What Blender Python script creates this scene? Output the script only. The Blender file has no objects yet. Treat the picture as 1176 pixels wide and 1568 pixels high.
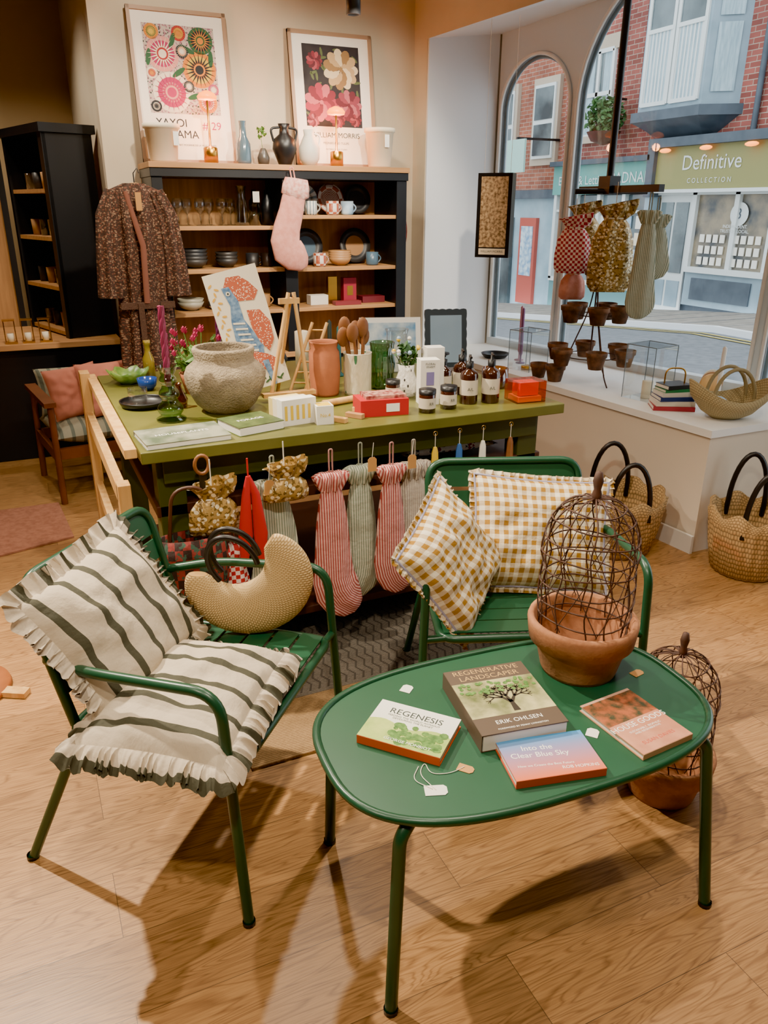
import bpy, math, random
from mathutils import Vector, Matrix, noise
random.seed(7)
pi=math.pi
sc=bpy.context.scene
# ---------------------------------------------------------------- materials
def _new(name):
    m=bpy.data.materials.new(name); m.use_nodes=True
    nt=m.node_tree; b=nt.nodes['Principled BSDF']
    return m,nt,b
def N(nt,t,**k):
    n=nt.nodes.new(t)
    for a,v in k.items(): setattr(n,a,v)
    return n
def c4(c): return (c[0],c[1],c[2],1)
def S(h):
    h=h.lstrip('#'); r=[int(h[i:i+2],16)/255 for i in (0,2,4)]
    return tuple((x/12.92 if x<=.04045 else ((x+.055)/1.055)**2.4) for x in r)
def mat(name,col,rough=.5,metal=0,c2=None,ns=20,bump=0,bs=200,emit=0,coat=0,stretch=None,bd=.003):
    if isinstance(col,str): col=S(col)
    if isinstance(c2,str): c2=S(c2)
    m,nt,b=_new(name)
    b.inputs['Base Color'].default_value=c4(col); b.inputs['Roughness'].default_value=rough; b.inputs['Metallic'].default_value=metal
    if coat: b.inputs['Coat Weight'].default_value=coat
    if emit:
        b.inputs['Emission Color'].default_value=c4(col); b.inputs['Emission Strength'].default_value=emit
    tc=N(nt,'ShaderNodeTexCoord')
    src=tc.outputs['Object']
    if stretch:
        mp=N(nt,'ShaderNodeMapping'); mp.inputs['Scale'].default_value=stretch; nt.links.new(src,mp.inputs[0]); src=mp.outputs[0]
    if c2 is not None:
        n=N(nt,'ShaderNodeTexNoise'); n.inputs['Scale'].default_value=ns; n.inputs['Detail'].default_value=5
        nt.links.new(src,n.inputs['Vector'])
        r=N(nt,'ShaderNodeValToRGB'); r.color_ramp.elements[0].position=.35; r.color_ramp.elements[1].position=.65
        r.color_ramp.elements[0].color=c4(col); r.color_ramp.elements[1].color=c4(c2)
        nt.links.new(n.outputs[0],r.inputs[0]); nt.links.new(r.outputs[0],b.inputs['Base Color'])
    if bump:
        n=N(nt,'ShaderNodeTexNoise'); n.inputs['Scale'].default_value=bs; nt.links.new(src,n.inputs['Vector'])
        bp=N(nt,'ShaderNodeBump'); bp.inputs['Strength'].default_value=bump; bp.inputs['Distance'].default_value=bd
        nt.links.new(n.outputs[0],bp.inputs['Height']); nt.links.new(bp.outputs[0],b.inputs['Normal'])
    return m
def uvpat(name,kind,c1,c2,f=10,duty=.5,c3=None,rough=.85,axis=0,bump=.3,metal=0,fy=None):
    c1,c2=[S(c) if isinstance(c,str) else c for c in (c1,c2)]
    if isinstance(c3,str): c3=S(c3)
    m,nt,b=_new(name); b.inputs['Roughness'].default_value=rough; b.inputs['Metallic'].default_value=metal
    uv=N(nt,'ShaderNodeUVMap'); uv.uv_map='UVMap'; usrc=uv.outputs[0]
    if fy:
        mp=N(nt,'ShaderNodeMapping'); mp.inputs['Scale'].default_value=(1,fy/f,1); nt.links.new(usrc,mp.inputs[0]); usrc=mp.outputs[0]
    sp=N(nt,'ShaderNodeSeparateXYZ'); nt.links.new(usrc,sp.inputs[0])
    def st(o):
        a=N(nt,'ShaderNodeMath',operation='MULTIPLY'); a.inputs[1].default_value=f; nt.links.new(o,a.inputs[0])
        fr=N(nt,'ShaderNodeMath',operation='FRACT'); nt.links.new(a.outputs[0],fr.inputs[0])
        l=N(nt,'ShaderNodeMath',operation='LESS_THAN'); l.inputs[1].default_value=duty; nt.links.new(fr.outputs[0],l.inputs[0]); return l.outputs[0]
    mx=N(nt,'ShaderNodeMix',data_type='RGBA'); mx.inputs[6].default_value=c4(c1); mx.inputs[7].default_value=c4(c2)
    hsrc=None
    if kind=='stripe': nt.links.new(st(sp.outputs[axis]),mx.inputs[0])
    elif kind=='gingham':
        a=st(sp.outputs[0]); c=st(sp.outputs[1]); s=N(nt,'ShaderNodeMath',operation='ADD'); nt.links.new(a,s.inputs[0]); nt.links.new(c,s.inputs[1])
        d=N(nt,'ShaderNodeMath',operation='MULTIPLY'); d.inputs[1].default_value=.5; nt.links.new(s.outputs[0],d.inputs[0]); nt.links.new(d.outputs[0],mx.inputs[0])
    elif kind=='check':
        ch=N(nt,'ShaderNodeTexChecker'); ch.inputs['Scale'].default_value=f; nt.links.new(usrc,ch.inputs[0]); nt.links.new(ch.outputs[1],mx.inputs[0])
    elif kind=='weave':
        def sn(o,k,ph=None):
            a=N(nt,'ShaderNodeMath',operation='MULTIPLY'); a.inputs[1].default_value=k; nt.links.new(o,a.inputs[0]); q=a.outputs[0]
            if ph:
                g=N(nt,'ShaderNodeMath',operation='ADD'); nt.links.new(q,g.inputs[0]); nt.links.new(ph,g.inputs[1]); q=g.outputs[0]
            s=N(nt,'ShaderNodeMath',operation='SINE'); nt.links.new(q,s.inputs[0]); z=N(nt,'ShaderNodeMath',operation='ABSOLUTE'); nt.links.new(s.outputs[0],z.inputs[0])
            w=N(nt,'ShaderNodeMath',operation='POWER'); w.inputs[1].default_value=.5; nt.links.new(z.outputs[0],w.inputs[0]); return w.outputs[0]
        r1=N(nt,'ShaderNodeMath',operation='MULTIPLY'); r1.inputs[1].default_value=f/pi; nt.links.new(sp.outputs[1],r1.inputs[0])
        fl=N(nt,'ShaderNodeMath',operation='FLOOR'); nt.links.new(r1.outputs[0],fl.inputs[0]); ph=N(nt,'ShaderNodeMath',operation='MULTIPLY'); ph.inputs[1].default_value=pi/2; nt.links.new(fl.outputs[0],ph.inputs[0])
        a=sn(sp.outputs[0],f*duty,ph.outputs[0]); c=sn(sp.outputs[1],f)
        s=N(nt,'ShaderNodeMath',operation='MULTIPLY'); nt.links.new(a,s.inputs[0]); nt.links.new(c,s.inputs[1]); nt.links.new(s.outputs[0],mx.inputs[0]); hsrc=s.outputs[0]
    elif kind=='floral':
        v=N(nt,'ShaderNodeTexVoronoi'); v.inputs['Scale'].default_value=f; nt.links.new(usrc,v.inputs[0])
        l=N(nt,'ShaderNodeMath',operation='LESS_THAN'); l.inputs[1].default_value=duty; nt.links.new(v.outputs[0],l.inputs[0]); nt.links.new(l.outputs[0],mx.inputs[0])
    elif kind=='grad':
        nt.links.new(sp.outputs[1],mx.inputs[0])
    out=mx.outputs[2]
    if c3 is not None:
        v=N(nt,'ShaderNodeTexNoise'); v.inputs['Scale'].default_value=f*1.3; v.inputs['Detail'].default_value=4; nt.links.new(usrc,v.inputs[0])
        g=N(nt,'ShaderNodeMath',operation='GREATER_THAN'); g.inputs[1].default_value=.56; nt.links.new(v.outputs[0],g.inputs[0])
        m2=N(nt,'ShaderNodeMix',data_type='RGBA'); nt.links.new(g.outputs[0],m2.inputs[0]); nt.links.new(out,m2.inputs[6]); m2.inputs[7].default_value=c4(c3); out=m2.outputs[2]
    nt.links.new(out,b.inputs['Base Color'])
    if hsrc:
        bp=N(nt,'ShaderNodeBump'); bp.inputs['Strength'].default_value=.6; bp.inputs['Distance'].default_value=.003
        nt.links.new(hsrc,bp.inputs['Height']); nt.links.new(bp.outputs[0],b.inputs['Normal'])
    elif bump:
        n=N(nt,'ShaderNodeTexNoise'); n.inputs['Scale'].default_value=250; nt.links.new(uv.outputs[0],n.inputs['Vector'])
        n2=N(nt,'ShaderNodeTexNoise'); n2.inputs['Scale'].default_value=16; n2.inputs['Detail'].default_value=3; nt.links.new(uv.outputs[0],n2.inputs['Vector'])
        b2=N(nt,'ShaderNodeBump'); b2.inputs['Strength'].default_value=.6; b2.inputs['Distance'].default_value=.014; nt.links.new(n2.outputs[0],b2.inputs['Height'])
        bp=N(nt,'ShaderNodeBump'); bp.inputs['Strength'].default_value=bump; bp.inputs['Distance'].default_value=.002
        nt.links.new(n.outputs[0],bp.inputs['Height']); nt.links.new(b2.outputs[0],bp.inputs['Normal']); nt.links.new(bp.outputs[0],b.inputs['Normal'])
    return m
def glassm(name,tint=(1,1,1),refl=.08,rough=.02):
    m=bpy.data.materials.new(name); m.use_nodes=True; nt=m.node_tree; nt.nodes.clear()
    o=N(nt,'ShaderNodeOutputMaterial'); t=N(nt,'ShaderNodeBsdfTransparent'); t.inputs[0].default_value=c4(tint)
    g=N(nt,'ShaderNodeBsdfGlossy'); g.inputs['Roughness'].default_value=rough
    lw=N(nt,'ShaderNodeLayerWeight'); lw.inputs[0].default_value=.25
    ma=N(nt,'ShaderNodeMath',operation='MULTIPLY_ADD'); ma.inputs[1].default_value=.6 if refl>.05 else .15; ma.inputs[2].default_value=refl; nt.links.new(lw.outputs['Facing'],ma.inputs[0])
    mx=N(nt,'ShaderNodeMixShader'); nt.links.new(ma.outputs[0],mx.inputs[0]); nt.links.new(t.outputs[0],mx.inputs[1]); nt.links.new(g.outputs[0],mx.inputs[2]); nt.links.new(mx.outputs[0],o.inputs[0])
    return m
def floormat():
    m,nt,b=_new('oak_floor'); tc=N(nt,'ShaderNodeTexCoord')
    br=N(nt,'ShaderNodeTexBrick'); br.offset=.37; br.inputs['Scale'].default_value=1; br.inputs['Brick Width'].default_value=1.22; br.inputs['Row Height'].default_value=.2
    br.inputs['Mortar Size'].default_value=.001; br.inputs['Mortar Smooth'].default_value=.3; br.inputs['Bias'].default_value=0
    br.inputs['Color1'].default_value=c4(S('#bf9058')); br.inputs['Color2'].default_value=c4(S('#9e7546')); br.inputs['Mortar'].default_value=c4(S('#6d4f30'))
    nt.links.new(tc.outputs['Object'],br.inputs['Vector'])
    mp=N(nt,'ShaderNodeMapping'); mp.inputs['Scale'].default_value=(1.0,9,1); nt.links.new(tc.outputs['Object'],mp.inputs[0])
    ad=N(nt,'ShaderNodeVectorMath',operation='MULTIPLY_ADD'); nt.links.new(br.outputs[0],ad.inputs[0]); ad.inputs[1].default_value=(40,40,40); nt.links.new(mp.outputs[0],ad.inputs[2])
    n=N(nt,'ShaderNodeTexNoise'); n.inputs['Scale'].default_value=1.6; n.inputs['Detail'].default_value=2; n.inputs['Distortion'].default_value=.5; nt.links.new(ad.outputs[0],n.inputs['Vector'])
    w=N(nt,'ShaderNodeMath',operation='MULTIPLY'); w.inputs[1].default_value=20; nt.links.new(n.outputs[0],w.inputs[0])
    fr=N(nt,'ShaderNodeMath',operation='PINGPONG'); fr.inputs[1].default_value=.5; nt.links.new(w.outputs[0],fr.inputs[0])
    r=N(nt,'ShaderNodeValToRGB'); r.color_ramp.elements[0].position=0; r.color_ramp.elements[0].color=(.50,.42,.34,1); r.color_ramp.elements[1].position=.26; r.color_ramp.elements[1].color=(1,1,1,1); nt.links.new(fr.outputs[0],r.inputs[0])
    mx=N(nt,'ShaderNodeMix',data_type='RGBA',blend_type='MULTIPLY'); mx.inputs[0].default_value=.7; nt.links.new(br.outputs[0],mx.inputs[6]); nt.links.new(r.outputs[0],mx.inputs[7])
    mp2=N(nt,'ShaderNodeMapping'); mp2.inputs['Scale'].default_value=(8,160,1); nt.links.new(tc.outputs['Object'],mp2.inputs[0])
    n2=N(nt,'ShaderNodeTexNoise'); n2.inputs['Scale'].default_value=1.5; n2.inputs['Detail'].default_value=4; nt.links.new(mp2.outputs[0],n2.inputs['Vector'])
    r2=N(nt,'ShaderNodeValToRGB'); r2.color_ramp.elements[0].position=.3; r2.color_ramp.elements[0].color=(.64,.58,.52,1); r2.color_ramp.elements[1].position=.6; r2.color_ramp.elements[1].color=(1,1,1,1); nt.links.new(n2.outputs[0],r2.inputs[0])
    mx2=N(nt,'ShaderNodeMix',data_type='RGBA',blend_type='MULTIPLY'); mx2.inputs[0].default_value=.8; nt.links.new(mx.outputs[2],mx2.inputs[6]); nt.links.new(r2.outputs[0],mx2.inputs[7])
    nt.links.new(mx2.outputs[2],b.inputs['Base Color']); b.inputs['Roughness'].default_value=.4
    bp=N(nt,'ShaderNodeBump'); bp.inputs['Strength'].default_value=.12; bp.inputs['Distance'].default_value=.002; nt.links.new(n2.outputs[0],bp.inputs['Height']); nt.links.new(bp.outputs[0],b.inputs['Normal'])
    return m
def brickmat(name,c1,c2,mo):
    m,nt,b=_new(name); tc=N(nt,'ShaderNodeTexCoord'); sp=N(nt,'ShaderNodeSeparateXYZ'); nt.links.new(tc.outputs['Object'],sp.inputs[0])
    cb=N(nt,'ShaderNodeCombineXYZ'); nt.links.new(sp.outputs[1],cb.inputs[0]); nt.links.new(sp.outputs[2],cb.inputs[1])
    br=N(nt,'ShaderNodeTexBrick'); br.inputs['Scale'].default_value=1; br.inputs['Brick Width'].default_value=.26; br.inputs['Row Height'].default_value=.09; br.inputs['Mortar Size'].default_value=.007; br.inputs['Bias'].default_value=-.1
    br.inputs['Color1'].default_value=c4(S(c1)); br.inputs['Color2'].default_value=c4(S(c2)); br.inputs['Mortar'].default_value=c4(S(mo)); nt.links.new(cb.outputs[0],br.inputs['Vector'])
    n=N(nt,'ShaderNodeTexNoise'); n.inputs['Scale'].default_value=1.3; n.inputs['Detail'].default_value=6; nt.links.new(tc.outputs['Object'],n.inputs['Vector'])
    r=N(nt,'ShaderNodeValToRGB'); r.color_ramp.elements[0].position=.3; r.color_ramp.elements[0].color=(.6,.55,.55,1); r.color_ramp.elements[1].position=.7; r.color_ramp.elements[1].color=(1.1,1.05,1,1); nt.links.new(n.outputs[0],r.inputs[0])
    mx=N(nt,'ShaderNodeMix',data_type='RGBA',blend_type='MULTIPLY'); mx.inputs[0].default_value=1; nt.links.new(br.outputs[0],mx.inputs[6]); nt.links.new(r.outputs[0],mx.inputs[7])
    nt.links.new(mx.outputs[2],b.inputs['Base Color']); b.inputs['Roughness'].default_value=.9
    return m
def weavemat(name,c1,c2,sc_=90,strength=.8):
    m,nt,b=_new(name); tc=N(nt,'ShaderNodeTexCoord'); b.inputs['Roughness'].default_value=.75
    w=N(nt,'ShaderNodeTexWave'); w.inputs['Scale'].default_value=sc_/4; w.inputs['Distortion'].default_value=1.5; w.inputs['Detail Scale'].default_value=3
    w.bands_direction='Y'
    nt.links.new(tc.outputs['Object'],w.inputs['Vector'])
    n=N(nt,'ShaderNodeTexNoise'); n.inputs['Scale'].default_value=sc_; nt.links.new(tc.outputs['Object'],n.inputs['Vector'])
    ad=N(nt,'ShaderNodeMath',operation='MULTIPLY'); nt.links.new(w.outputs[1],ad.inputs[0]); nt.links.new(n.outputs[0],ad.inputs[1])
    r=N(nt,'ShaderNodeValToRGB'); r.color_ramp.elements[0].position=.05; r.color_ramp.elements[1].position=.4; r.color_ramp.elements[0].color=c4(S(c1)); r.color_ramp.elements[1].color=c4(S(c2))
    nt.links.new(ad.outputs[0],r.inputs[0]); nt.links.new(r.outputs[0],b.inputs['Base Color'])
    bp=N(nt,'ShaderNodeBump'); bp.inputs['Strength'].default_value=strength; bp.inputs['Distance'].default_value=.006; nt.links.new(ad.outputs[0],bp.inputs['Height']); nt.links.new(bp.outputs[0],b.inputs['Normal'])
    return m
# ---------------------------------------------------------------- builder
def TR(x=0,y=0,z=0,rz=0,rx=0,ry=0,s=1):
    return Matrix.Translation((x,y,z))@Matrix.Rotation(math.radians(rz),4,'Z')@Matrix.Rotation(math.radians(ry),4,'Y')@Matrix.Rotation(math.radians(rx),4,'X')@Matrix.Scale(s,4)
I4=Matrix.Identity(4); RX90=Matrix.Rotation(pi/2,4,'X')
def FP(x,y,z): return Matrix.Translation((x,y,z))@RX90
_tx={}
def textgeo(s):
    if s in _tx: return _tx[s]
    c=bpy.data.curves.new('t','FONT'); c.body=s; c.size=1; c.align_x='CENTER'; c.align_y='CENTER'; c.resolution_u=3
    o=bpy.data.objects.new('t',c); sc.collection.objects.link(o)
    bpy.context.view_layer.update()
    dg=bpy.context.evaluated_depsgraph_get(); me=bpy.data.meshes.new_from_object(o.evaluated_get(dg))
    r=([v.co.copy() for v in me.vertices],[tuple(p.vertices) for p in me.polygons])
    bpy.data.objects.remove(o); bpy.data.meshes.remove(me); bpy.data.curves.remove(c)
    _tx[s]=r; return r
class B:
    def __init__(s,name): s.name=name; s.v=[]; s.f=[]; s.mi=[]; s.uv=[]; s.sm=[]; s.mats=[]
    def add(s,vs,fs,m,T=None,uvs=None,smooth=False):
        o=len(s.v)
        if m not in s.mats: s.mats.append(m)
        k=s.mats.index(m)
        for p in vs:
            p=Vector(p); s.v.append(T@p if T else p)
        for i,f in enumerate(fs):
            s.f.append(tuple(o+j for j in f)); s.mi.append(k); s.sm.append(smooth)
            s.uv.append([uvs[j] for j in f] if uvs else None)
    def box(s,x0,x1,y0,y1,z0,z1,m,T=None):
        vs=[(x,y,z) for x in (x0,x1) for y in (y0,y1) for z in (z0,z1)]
        fs=[(0,1,3,2),(4,6,7,5),(0,4,5,1),(2,3,7,6),(0,2,6,4),(1,5,7,3)]
        s.add(vs,fs,m,T)
    def cbox(s,cx,cy,cz,sx,sy,sz,m,T=None): s.box(cx-sx/2,cx+sx/2,cy-sy/2,cy+sy/2,cz-sz/2,cz+sz/2,m,T)
    def prism(s,poly,z0,z1,m,T=None,mtop=None,smooth=False):
        n=len(poly); vs=[(p[0],p[1],z0) for p in poly]+[(p[0],p[1],z1) for p in poly]
        s.add(vs,[(i,(i+1)%n,n+(i+1)%n,n+i) for i in range(n)],m,T,smooth=smooth)
        s.add([(p[0],p[1],z0) for p in poly],[tuple(range(n))[::-1]],m,T)
        s.add([(p[0],p[1],z1) for p in poly],[tuple(range(n))],mtop or m,T)
    def quad(s,a,b,c,d,m,T=None): s.add([a,b,c,d],[(0,1,2,3)],m,T,uvs=[(0,0),(1,0),(1,1),(0,1)])
    def lathe(s,prof,m,T=None,n=24,wav=None):
        vs=[];uvs=[];fs=[]
        for j,(r,z) in enumerate(prof):
            for i in range(n+1):
                a=2*pi*i/n; rr=r; zz=z
                if wav: rr,zz=wav(r,z,a,j)
                vs.append((rr*math.cos(a),rr*math.sin(a),zz)); uvs.append((i/n,j/(len(prof)-1)))
        for j in range(len(prof)-1):
            for i in range(n):
                a=j*(n+1)+i; fs.append((a,a+1,a+n+2,a+n+1))
        s.add(vs,fs,m,T,uvs=uvs,smooth=True)
    def sph(s,r,m,T=None,n=12,sz=1):
        k=max(4,n//2); s.lathe([(max(r*math.sin(pi*j/k),1e-5),-r*math.cos(pi*j/k)*sz) for j in range(k+1)],m,T,n)
    def tube(s,pts,r,m,n=8,T=None,closed=False,cap=True,rs=None):
        P=[Vector(p) for p in pts]; L=len(P)
        tn=[]
        for i in range(L):
            if closed: t=P[(i+1)%L]-P[i-1]
            else: t=P[min(i+1,L-1)]-P[max(i-1,0)]
            tn.append(t.normalized() if t.length>1e-9 else Vector((0,0,1)))
        up=Vector((0,0,1)) if abs(tn[0].z)<.9 else Vector((1,0,0))
        nn=(up-tn[0]*up.dot(tn[0])).normalized()
        vs=[]
        for i in range(L):
            nn=(nn-tn[i]*nn.dot(tn[i])).normalized(); bb=tn[i].cross(nn)
            rr=rs[i] if rs else r
            for k in range(n):
                a=2*pi*k/n; vs.append(P[i]+(nn*math.cos(a)+bb*math.sin(a))*rr)
        fs=[]
        for i in range(L if closed else L-1):
            j=(i+1)%L
            for k in range(n):
                k2=(k+1)%n; fs.append((i*n+k,i*n+k2,j*n+k2,j*n+k))
        s.add(vs,fs,m,T,smooth=True)
        if cap and not closed:
            s.add(vs[:n],[tuple(range(n))[::-1]],m,T); s.add(vs[-n:],[tuple(range(n))],m,T)
    def loft(s,path,rx,ry,m,T=None,n=20,ref=(0,1,0),fold=0,famp=.15,cap=True,circ=False):
        P=[Vector(p) for p in path]; L=len(P); rf=Vector(ref); vs=[];uvs=[]
        d=0
        for i in range(L):
            t=(P[min(i+1,L-1)]-P[max(i-1,0)]).normalized(); sd=t.cross(rf).normalized()
            if i: d+=(P[i]-P[i-1]).length
            for k in range(n+1):
                a=2*pi*k/n; q=1+(famp*math.sin(fold*a+i*.35) if fold else 0)
                vs.append(P[i]+sd*rx[i]*math.cos(a)*(1+(q-1)*.3)+rf*ry[i]*math.sin(a)*q)
                uvs.append((d,rx[i]*math.cos(a)) if circ else (rx[i]*math.cos(a)+.5,d))
        fs=[(i*(n+1)+k,i*(n+1)+k+1,(i+1)*(n+1)+k+1,(i+1)*(n+1)+k) for i in range(L-1) for k in range(n)]
        s.add(vs,fs,m,T,uvs=uvs,smooth=True)
        if cap:
            s.add(vs[:n],[tuple(range(n))],m,T,uvs=uvs[:n]); s.add(vs[-n-1:-1],[tuple(range(n))[::-1]],m,T,uvs=uvs[-n-1:-1])
    def text(s,st,size,m,T):
        v,f=textgeo(st); s.add([p*size for p in v],f,m,T)
    def disc(s,r,m,T=None,n=24,rx=None):
        rx=rx or r; v=[(rx*math.cos(2*pi*i/n),r*math.sin(2*pi*i/n),0) for i in range(n)]
        s.add(v,[tuple(range(n))],m,T,uvs=[(p[0],p[1]) for p in v])
    def poly(s,pts,m,T=None): s.add([(p[0],p[1],0) for p in pts],[tuple(range(len(pts)))],m,T,uvs=[(p[0],p[1]) for p in pts])
    def done(s,loc=(0,0,0),T=None,bevel=0,seg=2):
        me=bpy.data.meshes.new(s.name); me.from_pydata([tuple(p) for p in s.v],[],s.f)
        for m in s.mats: me.materials.append(m)
        uvl=me.uv_layers.new(name='UVMap')
        for i,p in enumerate(me.polygons):
            p.material_index=s.mi[i]; p.use_smooth=s.sm[i]
            u=s.uv[i]
            if u:
                for j,l in enumerate(p.loop_indices): uvl.data[l].uv=u[j]
        me.update()
        o=bpy.data.objects.new(s.name,me); sc.collection.objects.link(o)
        o.matrix_world=T if T else Matrix.Translation(loc)
        if bevel:
            b=o.modifiers.new('b','BEVEL'); b.width=bevel; b.segments=seg; b.limit_method='ANGLE'; b.angle_limit=math.radians(50)
        return o
def fil(pts,r,k=6,closed=False):
    P=[Vector(p) for p in pts]; L=len(P); out=[]
    for i in range(L):
        if not closed and i in (0,L-1): out.append(P[i]); continue
        a,b,c=P[i-1],P[i],P[(i+1)%L]
        d1=(a-b); d2=(c-b); q=min(r,d1.length*.49,d2.length*.49)
        p1=b+d1.normalized()*q; p2=b+d2.normalized()*q
        for j in range(k+1):
            t=j/k; out.append(p1*(1-t)**2+b*2*t*(1-t)+p2*t*t)
    return out
def cushion(b,w,h,t,m,ruf=None,rw=.04,T=None,n=30,seed=0,piping=None,waves=30,droop=0,amp=.012):
    vs=[];uvs=[];fs=[]
    def P(u,v,sg):
        k=(max(0,1-abs(u)**3.2)*max(0,1-abs(v)**3.2))**.55
        x=u*w/2*(1-.06*(1-v*v)); y=v*h/2*(1-.06*(1-u*u))
        nz=noise.noise(Vector((u*1.6+seed,v*1.6,sg*3)))*.4+noise.noise(Vector((u*4+seed,v*4,sg)))*.25
        return (x,y,sg*t/2*k*(1+nz))
    for sg in (1,-1):
        for j in range(n+1):
            for i in range(n+1):
                u,v=-1+2*i/n,-1+2*j/n; vs.append(P(u,v,sg)); uvs.append((u*w/2+.5,v*h/2+.5))
    q=(n+1)**2
    for j in range(n):
        for i in range(n):
            a=j*(n+1)+i; fs.append((a,a+1,a+n+2,a+n+1)); fs.append((q+a,q+a+n+1,q+a+n+2,q+a+1))
    b.add(vs,fs,m,T,uvs=uvs,smooth=True)
    def per(s_):
        s_%=4; k=int(s_); f=-1+2*(s_-k)
        u,v=[(f,-1),(1,f),(-f,1),(-1,-f)][k]
        return Vector(P(u,v,1))
    if ruf:
        K=900; rv=[];ru=[]
        for i in range(K+1):
            s_=4*i/K; p=per(s_); p.z=0
            k=int(s_%4); f=-1+2*(s_%1); e=f*abs(f)**9
            nrm=[Vector((e,-1,0)),Vector((1,e,0)),Vector((-e,1,0)),Vector((-1,-e,0))][k].normalized()
            tg=Vector((-nrm.y,nrm.x,0))
            th_=2*pi*i/K; cn,sn_=math.cos(th_),math.sin(th_)
            ph=waves*th_+6*noise.noise(Vector((cn*4,sn_*4,seed)))+3*noise.noise(Vector((cn*11,sn_*11,seed+3)))
            am=1+1.1*noise.noise(Vector((cn*7,sn_*7,seed+9)))
            lg=1+.16*noise.noise(Vector((cn*9,sn_*9,seed+5)))
            for q_ in range(5):
                tt=q_/4
                rv.append(p+nrm*rw*tt*lg+tg*.007*tt*math.cos(ph)+Vector((0,0,(math.sin(ph)*am*amp+.4*amp*math.sin(ph*2.3+1))*tt**.7-droop*tt*tt))); ru.append((p.x+.5+nrm.x*rw*tt,p.y+.5+nrm.y*rw*tt))
        rf=[(i*5+q_,(i+1)*5+q_,(i+1)*5+q_+1,i*5+q_+1) for i in range(K) for q_ in range(4)]
        b.add(rv,rf,ruf,T,uvs=ru,smooth=True)
    if piping:
        b.tube([(lambda p:(p.x,p.y,0))(per(4*i/80)) for i in range(80)],.0045,piping,n=6,T=T,closed=True)
# ---------------------------------------------------------------- palette
WALL=mat('wall_paint',S('#cabca4'),.9,c2=S('#c4b49b'),ns=3,bump=.1,bs=60)
WALLR=mat('reveal_paint',S('#e2e5e8'),.85)
WALLP=mat('riser_paint',S('#d6c8b4'),.85)
CEIL=mat('ceiling_paint',S('#ddd3c2'),.9)
FLOOR=floormat()
GREEN=mat('green_powdercoat',S('#163f29'),.33,c2=S('#18452d'),ns=6)
GREEN2=mat('green_slat',S('#1d4c32'),.38,c2=S('#205136'),ns=5)
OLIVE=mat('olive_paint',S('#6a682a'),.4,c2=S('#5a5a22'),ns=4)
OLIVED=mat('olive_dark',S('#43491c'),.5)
BROWN=mat('dark_brown_wood',S('#4a2a1c'),.5)
NAVY=mat('navy_paint',S('#111419'),.4)
OAK=mat('oak',S('#b98a58'),.55,c2=S('#a87a4a'),ns=3,stretch=(1,12,12))
OAKD=mat('oak_back',S('#b28450'),.6,c2=S('#9c7040'),ns=3,stretch=(12,12,1))
PINE=mat('pine',S('#dfb472'),.55,c2=S('#cb9854'),ns=4,stretch=(8,8,1))
WHITE=mat('white_paint',S('#e6e4de'),.5)
PAPER=mat('paper',S('#e8e4d8'),.8)
BLACK=mat('black_metal',S('#121214'),.4)
BLK=mat('black_leather',S('#17110d'),.4)
TERRA=mat('terracotta',S('#b26c46'),.85,c2=S('#a35f3b'),ns=12,bump=.2,bs=120)
TERRAL=mat('aged_terracotta',S('#ad7750'),.9,c2=S('#8f5a36'),ns=14,bump=.4,bs=90)
RUST=mat('rusty_wire',S('#3b261c'),.7,c2=S('#553525'),ns=40)
STONE=mat('rough_stone',S('#9a8a70'),.95,c2=S('#857660'),ns=28,bump=1,bs=140,bd=.006)
GLASS=glassm('clear_glass',(.95,.97,.97),.06)
GLASSW=glassm('window_glass',(.97,.99,.99),.015)
GLG=glassm('green_glass',S('#b4d6b4'),.1)
GLGY=glassm('grey_glass',S('#a8b8c0'),.12)
AMBER=mat('amber_glass',S('#35170a'),.12,coat=1)
ORANGE=glassm('orange_acrylic',S('#ff9a3c'),.12)
AMBERL=glassm('amber_clear',S('#d8a04a'),.12)
GOLD=mat('gold_metal',S('#c9973e'),.28,metal=1)
GOLDF=uvpat('gold_leaf_fabric','floral','#a8884a','#e9dcb8',f=60,duty=.42,rough=.35,metal=.25,c3='#6e5426')
STRIPE=uvpat('striped_linen','stripe','#bbac94','#3f3d2b',f=12.5,duty=.23)
STRIPER=uvpat('ruffle_linen','stripe','#bdae97','#3f3d2b',f=12.5,duty=.23)
GING=uvpat('mustard_gingham','gingham','#e0d5ba','#9a6e0c',f=33,duty=.5)
LILAC=mat('lilac_piping',S('#9a96ac'),.8)
REDST=uvpat('red_stripe','stripe','#d9aca2','#a0423e',f=120,duty=.5)
SAGEST=uvpat('sage_stripe','stripe','#bcbeaa','#7d8a76',f=120,duty=.45)
TICK=uvpat('ticking','stripe','#c2b8a4','#84706a',f=130,duty=.3)
REDCH=uvpat('red_check','check','#e8d8d2','#b3202b',f=70)
PINKF=mat('pink_fabric',S('#d99a8b'),.95,c2=S('#cc8878'),ns=30,bump=.4,bs=120)
ROSE=mat('rose_velvet',S('#b8715c'),.85)
STRAW=uvpat('straw_weave','weave','#a07c44','#e0c28a',f=620,duty=.45)
SEAG=uvpat('seagrass','weave','#6a5230','#c09a64',f=170,duty=1.6)
SEAG2=uvpat('pale_straw','weave','#7d6b46','#c0ae80',f=160,duty=1.6)
RED=mat('red_paint',S('#b81a22'),.5)
CREAM=mat('cream',S('#e8dcc0'),.6)
BLUEP=mat('blue_print',S('#6b96bb'),.6,c2=S('#ccdae0'),ns=9)
LEAF=mat('leaf',S('#4f7a2c'),.6,c2=S('#6c9440'),ns=20)
LEAFD=mat('leaf_dark',S('#2a4f25'),.6,c2=S('#456e34'),ns=8)
PINKP=mat('pink_petal',S('#cf3a74'),.6)
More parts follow.
